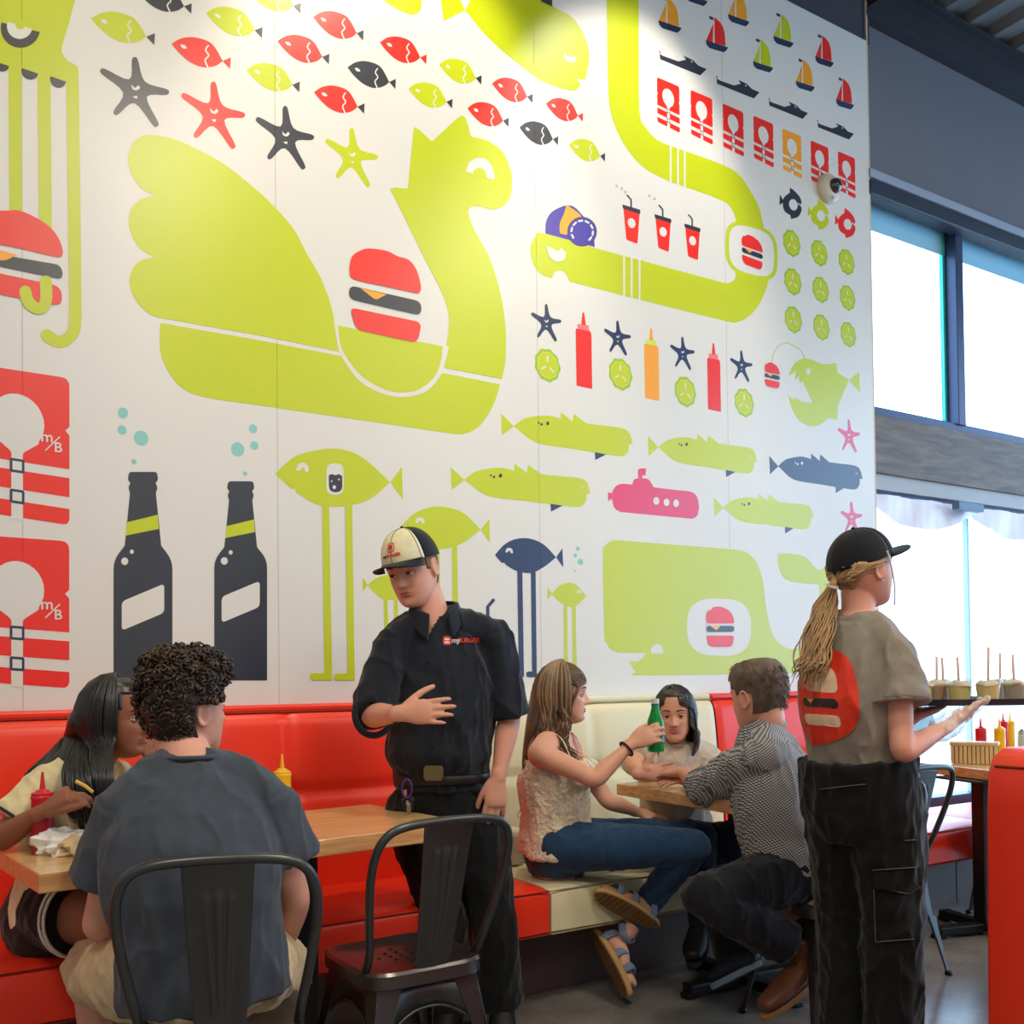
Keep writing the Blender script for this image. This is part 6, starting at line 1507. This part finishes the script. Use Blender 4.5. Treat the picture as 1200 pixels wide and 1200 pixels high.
# ============================================ 5. dark haired woman facing the camera
J = dict(pel=P(796, 985, 4.33), chest=P(790, 925, 4.30), neck=P(790, 876, 4.30), head=P(791, 838, 4.26), hf=D(-.22, -.06, .97), hu=D(-.05, 1, .05), 
    shR=P(757, 888, 4.28), shL=P(830, 889, 4.33), elR=P(740, 893, 4.12), wrR=P(751, 907, 3.97), elL=P(838, 928, 4.15), wrL=P(808, 915, 3.98),
    hipR=P(784, 992, 4.30), hipL=P(814, 992, 4.33), knR=P(822, 982, 3.88), knL=P(862, 982, 3.90), ankR=P(820, 1090, 3.92), ankL=P(862, 1090, 3.94), toeR=P(812, 1118, 3.80), toeL=P(862, 1118, 3.80), bust=1,
    hR=dict(f=D(.97, .05, -.1), k=D(.1, -.3, -.92), side=1, curl=(.1, .15, .1), thumb=(.9, .1)), hL=dict(f=D(-.8, .1, .4), k=D(-.1, 1, .2), side=-1, curl=(.2, .2, .1)))
F5 = figure('person', 'woman with dark shoulder-length hair and taupe sweater behind the green bottle', SK_W, J, fem=True)
F5.head.face(F5.root, lid=SK_W, iris=(50, 32, 24), brow=(34, 24, 22), lip=(178, 78, 76), gaze=(.12, -.02), smile=1., mouth=.003, open_=.5)
M_taup = cloth_mat('taupe_knit', (194, 178, 162), 300); t5 = top(F5, 'sweater', M_taup, neckr=.060, infl=.014, sleeve=.62, hem=-.06, amp=.0045, seed=51, flare=.022)
ring(F5, 'neckband', M_taup, V(*J['neck'])+V(0, 0, .012), (0, 0, 1), .060, .058, tuple(F5.lat), .006, parent=t5)
bottoms(F5, 'jeans', cloth_mat('navy_denim', (26, 40, 66), 300), infl=.010, length=1.93, amp=.003, seed=52, hi=.05)
shoes(F5, M_shoe, M_rub)
H = F5.head; rr = random.Random(13); M_dkb = mat('hair_espresso', (38, 28, 27), .32, spec=.7, bump=(250, .3, .002))
def end5(ph, r):
    sd = math.copysign(1, ph); f = max(0, 1-(abs(ph)-60)/120); k = r.uniform(-1, 1)
    return [H.w(sd*(.088+.006*k), -.05+.085*f, -.07), H.w(sd*(.092+.008*k)*(.9 if abs(ph) > 140 else 1), -.06+.10*f+k*.008, -.125), H.w(sd*.074*(.8 if abs(ph) > 140 else 1), -.05+.115*f+k*.008, -.165+r.uniform(-.01, .006))]
b = MB(); sc = H.scalp(lambda a, z: z > .088 or (abs(a) > .80 and z > .05) or (abs(a) > 1.4 and z > -.08), .005, n=72); b.v += sc.v; b.f += sc.f
strands(b, long_hair(H, rr, 320, (-180, -50), end5, e0=-12, wave=.003, off=.014, r=.006)+long_hair(H, rr, 320, (50, 180), end5, e0=-12, wave=.003, off=.014, r=.006))
strands(b, long_hair(H, rr, 110, (22, 62), lambda ph, r: [H.w(.083, .056, .03), H.w(.092, .038+r.uniform(-.01, .006), -.03), H.w(.092, .034+r.uniform(-.02, .006), -.10), H.w(.080, .042, -.155)], e0=32, wave=.001, off=.011, r=.0055, part=-.02)+long_hair(H, rr, 110, (-62, -30), lambda ph, r: [H.w(-.083, .056, .03), H.w(-.092, .038+r.uniform(-.01, .006), -.03), H.w(-.092, .034+r.uniform(-.02, .006), -.10), H.w(-.080, .042, -.155)], e0=34, wave=.001, off=.011, r=.0055, part=-.02))
sweep(b, [(H.w(0, -.06, .0), .07, .05), (H.w(0, -.045, -.09), .084, .035), (H.w(0, -.04, -.145), .078, .025)], 14, ref=tuple(H.r))
with world(): b.build('hair', M_dkb, F5.root, smooth=True, fix=False)
# ============================================ 6. man in the checked shirt
J = dict(pel=P(932, 1018, 3.50), chest=P(908, 930, 3.55), neck=P(895, 858, 3.60), head=P(889, 817, 3.60), hs=1.08, hf=D(-.55, -.14, -.80), hu=D(-.10, 1, -.05),
    shL=P(897, 885, 3.44), shR=P(893, 876, 3.76), elL=P(828, 924, 3.70), wrL=P(800, 905, 3.90), elR=P(862, 925, 3.98), wrR=P(832, 915, 4.14),
    hipL=P(934, 1024, 3.42), hipR=P(926, 1018, 3.62), knL=P(824, 1050, 3.32), knR=P(838, 1044, 3.66), ankL=P(936, 1112, 3.36), ankR=P(868, 1124, 3.62), toeL=P(898, 1176, 3.28), toeR=P(838, 1142, 3.70),
    heelL=P(952, 1132, 3.38), soleL=D(.35, -.85, -.1), base=P(900, 1180, 3.4),
    hL=dict(f=D(-.6, -.1, -.75), k=D(-.1, 1, .1), side=1, curl=(.2, .2, .1)), hR=dict(f=D(-.9, .0, -.3), k=D(-.1, 1, .1), side=-1, curl=(.2, .2, .1)))
F6 = figure('person', 'seated man with short grey-brown hair in a black and white checked shirt', SK_F, J, tors={'hip': (.160, .130), 'waist': (.165, .135), 'chest': (.170, .130), 'sh': (.145, .095)})
F6.head.face(F6.root, lid=SK_F, iris=(60, 60, 60), brow=(90, 76, 66), lip=(170, 96, 88))
M_chk = cloth_mat('checked_cotton', (150, 148, 148), 300); nt = M_chk.node_tree; b_ = nt.nodes['Principled BSDF']
tc = nt.nodes.new('ShaderNodeTexCoord'); w1 = nt.nodes.new('ShaderNodeTexWave'); w2 = nt.nodes.new('ShaderNodeTexWave'); w1.bands_direction = 'X'; w2.bands_direction = 'Z'
mp = nt.nodes.new('ShaderNodeMapping'); mp.inputs['Rotation'].default_value = (.2, .55, .3); nt.links.new(tc.outputs['Object'], mp.inputs['Vector'])
for w_ in (w1, w2): w_.inputs['Scale'].default_value = 44; nt.links.new(mp.outputs[0], w_.inputs['Vector'])
ml = nt.nodes.new('ShaderNodeMath'); ml.operation = 'MULTIPLY'; nt.links.new(w1.outputs['Fac'], ml.inputs[0]); nt.links.new(w2.outputs['Fac'], ml.inputs[1])
cr = nt.nodes.new('ShaderNodeValToRGB'); e_ = cr.color_ramp.elements; e_[0].position = .12; e_[0].color = srgb((80, 80, 88))+(1,); e_[1].position = .34; e_[1].color = srgb((190, 188, 188))+(1,); nt.links.new(ml.outputs[0], cr.inputs['Fac']); nt.links.new(cr.outputs['Color'], b_.inputs['Base Color'])
t6 = top(F6, 'shirt', M_chk, infl=.022, sleeve=1.25, hem=-.04, amp=.006, seed=61, flare=.012, fold=12)
collar(F6, M_chk)
bottoms(F6, 'trousers', cloth_mat('dark_trousers', (22, 24, 32), 300), infl=.014, length=1.9, amp=.004, seed=62, hi=.06, wide=.004)
M_brsh = mat('brown_leather_shoe', (104, 62, 40), .4); shoe(F6, 'L', M_brsh, mat('tan_sole', (150, 110, 70), .6)); shoe(F6, 'R', mat('navy_trainer', (34, 42, 62), .5), mat('pale_blue_sole', (150, 176, 196), .5))
ring(F6, 'jeans_hem', mat('blue_hem', (40, 60, 100), .8), lerp(J['knL'], J['ankL'], .90), V(*J['ankL'])-V(*J['knL']), .054, .054, (0, 0, 1), .008)
H = F6.head; M_gry = mat('hair_greybrown', (108, 90, 76), .6, bump=(300, .8, .004), var=(40, .3)); rr = random.Random(2)
hb = H.scalp(lambda a, z: z > .062 or (abs(a) > 1.05 and z > .035) or (abs(a) > 1.3 and z > .015) or (abs(a) > 1.9 and z > -.050), lambda a, z: .0025+.008*max(0, min(1, (z+.02)/.09)))
hb.m = [0]*len(hb.f); ls = []
for i in range(900):
    z = rr.uniform(-.06, .117); a = rr.uniform(-PI, PI)
    if not (z > .066 or (abs(a) > 1.1 and z > .04) or (abs(a) > 1.95 and z > -.045)): continue
    k = H.surf(a, z, .003+.006*max(0, min(1, (z+.02)/.09))); p = H.w(*k); t_ = (-H.u*.8-H.f*.4+(H.M@V(k[0], k[1], 0)).normalized()*.12) if z < .09 else (H.f*.7+H.r*rr.uniform(-.4, .4)); ls.append([p, p+t_*.009, p+t_*.018])
strands(hb, ls, r=.0022, n=4)
with world(): hb.build('hair', M_gry, F6.root, smooth=True, fix=False)
# ============================================ 7. waitress with the tray
J = dict(pel=P(1008, 940, 2.95), chest=P(998, 822, 2.94), neck=P(1006, 726, 2.94), head=P(1011, 668, 2.95), hf=D(.90, .10, -.38), hu=D(-.12, 1, .05),
    shR=P(1048, 768, 2.84), shL=P(966, 762, 3.05), elR=P(1058, 880, 2.78), wrR=P(1112, 850, 2.92), elL=P(1010, 880, 3.22), wrL=P(1075, 838, 3.30),
    hipR=P(1036, 950, 2.90), hipL=P(988, 950, 3.00), knR=P(1046, 1080, 2.90), knL=P(994, 1080, 3.02), ankR=P(1046, 1238, 2.90), ankL=P(994, 1230, 3.04), toeR=P(1090, 1262, 2.95), toeL=P(1040, 1255, 3.10), bust=1,
    hR=dict(f=D(.72, .34, -.55), k=D(.28, -.92, .1), side=-1, curl=(.05, .1, .1), thumb=(.5, -.2)), hL=dict(f=D(.8, .2, -.4), k=D(.2, -1, 0), side=1, curl=(.1, .2, .1)))
F7 = figure('person', 'waitress in black cap and grey T-shirt with a burger on the back, carrying a tray', SK_F, J, fem=True, tors={'hip': (.160, .120), 'waist': (.125, .098), 'chest': (.142, .112), 'sh': (.130, .085)})
F7.head.face(F7.root, lid=SK_F, iris=(70, 90, 100), brow=(120, 92, 64), lip=(200, 110, 104))
M_gtee = cloth_mat('khaki_grey_jersey', (138, 130, 118), 500)
t7 = top(F7, 'shirt', M_gtee, neckr=.062, infl=.013, sleeve=.50, hem=.075, amp=.005, seed=71, flare=.030, wide=.008, fold=11)
ring(F7, 'rolled_sleeve', M_gtee, lerp(J['shR'], J['elR'], .50), V(*J['elR'])-V(*J['shR']), .074, .074, (1, 0, 0), .007, parent=t7, flat=1.3)
p7 = bottoms(F7, 'cargo_trousers', M_blkp, winf=.028, infl=.018, length=1.96, amp=.005, seed=72, hi=.13, wide=.016)
def sm(pts): return cur(pts, 5)
decal(t7, 'burger_print', [(INK_R, sm([(933, 800), (935, 785), (944, 770), (958, 763), (973, 761), (988, 766), (998, 779), (1004, 800), (1007, 825), (1006, 842), (999, 856), (986, 865), (968, 871), (952, 873), (944, 862), (938, 840), (934, 820)])),
    (INK_B, sm([(944, 800), (950, 788), (960, 781), (970, 781), (978, 788), (981, 801), (979, 811), (962, 811), (946, 808)])), (INK_D, rnd([(940, 817, 6), (981, 819, 6), (983, 831, 6), (942, 828, 6)])), (INK_O, [(945, 818), (954, 818.5), (949.5, 824)]),
    (INK_B, rnd([(942, 836, 5), (984, 839, 5), (986, 853, 6), (945, 849, 6)]))], t7, 2.5, off=.0046)
# pocket flap and seams
with world():
    def onp(px, py, d_=.003):
        r = (P(px, py, 1)-CO).normalized(); h = bv7.ray_cast(CO, r); return (h[0]-r*d_) if h[0] is not None else None
    bv7 = BVHTree.FromPolygons([v.co for v in p7.data.vertices], [tuple(p.vertices) for p in p7.data.polygons])
    def stitch(pts, nm='stitching', m_=None, r=.0016):
        q = []
        for (x0, y0), (x1, y1) in zip(pts[:-1], pts[1:]):
            for i in range(8): v = onp(x0+(x1-x0)*i/8, y0+(y1-y0)*i/8); q += [v] if v is not None else []
        if len(q) > 3: MB().tube(q, r, 5).build(nm, m_ or mat('grey_stitch', (84, 90, 100), .7), p7, smooth=True)
    for s_ in ([(960, 925), (1022, 918)], [(1024, 1040), (1066, 1048), (1080, 1038)], [(1022, 1020), (1080, 1016)], [(1024, 1042), (1026, 1104), (1078, 1100)], [(1060, 985), (1076, 984)]): stitch(s_)
    q = [onp(x, y, .010) for x, y in ((1023, 1022), (1050, 1021), (1078, 1016), (1081, 1037), (1066, 1047), (1044, 1044), (1024, 1041))]
    if all(v is not None for v in q):
        q2 = [onp(x, y, -.002) for x, y in ((1023, 1022), (1050, 1021), (1078, 1016), (1081, 1037), (1066, 1047), (1044, 1044), (1024, 1041))]; n = len(q)
        MB().add(q+q2, [tuple(range(n))]+[(i, (i+1) % n, (i+1) % n+n, i+n) for i in range(n)]).build('pocket_flap', M_blkp, p7)
shoes(F7, M_shoe, M_rub)
c7, pf7 = cap(F7.head, F7.root, M_capb, M_capb, M_capb, c=.090, z0=.036, pitch=math.radians(9), brimlen=.078, droop=.016)
H = F7.head; rr = random.Random(17); M_bl = mat('hair_blonde', (172, 138, 96), .42, spec=.5, bump=(250, .4, .002), var=(18, .3)); b = MB()
sc = H.scalp(lambda a, z: z < .06 and ((abs(a) > 1.15 and z > .015) or (abs(a) > 1.45 and z > -.01 and not (abs(abs(a)-1.62) < .14 and z < .02)) or (abs(a) > 1.8 and z > -.055+.055*max(0, min(1, (2.7-abs(a))/.8)))), .005, n=72); b.v += sc.v; b.f += sc.f; b.m = [0]*len(b.f)
tie = H.w(-.005, -.115, -.02); ls = []
for sd in (-1, 1):
    for i in range(70):
        a = sd*rr.uniform(1.25, 3.1); z = rr.uniform(-.05+.055*max(0, min(1, (2.7-abs(a))/.8)), .03)
        if abs(a) < 1.8 and z < .012: z = rr.uniform(.015, .03)
        p0 = H.w(*H.surf(a, z, .007)); p1 = H.w(*H.surf(a*.5+sd*PI*.5, z*.6-.012, .010)); ls.append([p0, p0.lerp(p1, .5)+(H.M@V(sd*.012, -.004, 0)), p1, p1.lerp(tie, .6), tie])
strands(b, ls, r=.0035)
for i in range(150):
    k, g = rr.uniform(-1, 1), rr.uniform(-1, 1); ph = rr.uniform(0, 6); sp = .25+.75*rr.random()
    pts = [tie+R_*k*.004+U_*g*.006, P(967+k*12, 714+g*6, 2.94+g*.03), P(959+k*20*sp, 746+g*6, 2.90+g*.03), P(951+k*22*sp, 778+g*8, 2.86+g*.02), P(944+k*18*sp, 802+rr.uniform(-26, 8), 2.845+g*.015)]
    dn_ = catmull(pts, k=5); w_ = .007; ls2 = [q+R_*(w_*math.sin(ph+j*.75))*min(1, j/6)+CF*(w_*.6*math.cos(ph+j*.75))*min(1, j/6) for j, q in enumerate(dn_)]; strands(b, [ls2], r=.0046)
with world(): hr = b.build('hair', M_bl, F7.root, smooth=True, fix=False); ring(F7, 'hair_tie', mat('clear_tie', (200, 190, 176), .3), tie+(P(968, 712, 2.94)-tie)*.25, P(968, 712, 2.94)-tie, .013, .013, (1, 0, 0), .005, parent=hr)
# clear mouth shield and its strap, glove
M_shield = M_clear
with world():
    vs = []; fs = []
    for i in range(17):
        a = math.radians(-80+160*i/16)
        for j in range(6): z = -.115+.085*j/5; vs.append(H.w(.090*math.sin(a), .02+.098*math.cos(a)+.008*j/5, z))
    for i in range(16):
        for j in range(5): q = i*6+j; fs.append((q, q+1, q+7, q+6))
    b = MB(); b.add(vs, fs); sh_ = b.build('mouth_shield', M_clear, F7.root, smooth=True)
    for sd in (-1, 1):
        MB().tube(catmull([H.w(sd*.088, .03, -.115), H.w(sd*.090, .035, -.06), H.w(sd*.089, .03, .0), H.w(sd*.086, .02, .05)], k=4), .0028, 6).build('shield_strap', mat('pale_plastic', (196, 200, 214), .3), sh_, smooth=True)
    MB().tube([H.w(-.083, -.006, -.034), H.w(-.085, -.004, -.040)], .003, 6).build('earring', M_chr, F7.root, smooth=True)
gb = MB(); g = dict(J['hR']); hand(gb, J['wrR'], g.pop('f'), g.pop('k'), g.pop('side'), s=1.03, **g)
sweep(gb, [(lerp(J['elR'], J['wrR'], .84), .036, .034), (V(*J['wrR']), .031, .029), (V(*J['wrR'])+V(*J['hR']['f']).normalized()*.03, .036, .026)], 16)
M_glove = bpy.data.materials.new('glove_film'); M_glove.use_nodes = True; nt = M_glove.node_tree; pb_ = nt.nodes['Principled BSDF']; pb_.inputs['Base Color'].default_value = (.86, .80, .74, 1); pb_.inputs['Roughness'].default_value = .25; pb_.inputs['Alpha'].default_value = .45
mesh_obj('plastic_glove', vox(gb, .004, 4, (), folds(.003, 77, 40)), M_glove, F7.root)
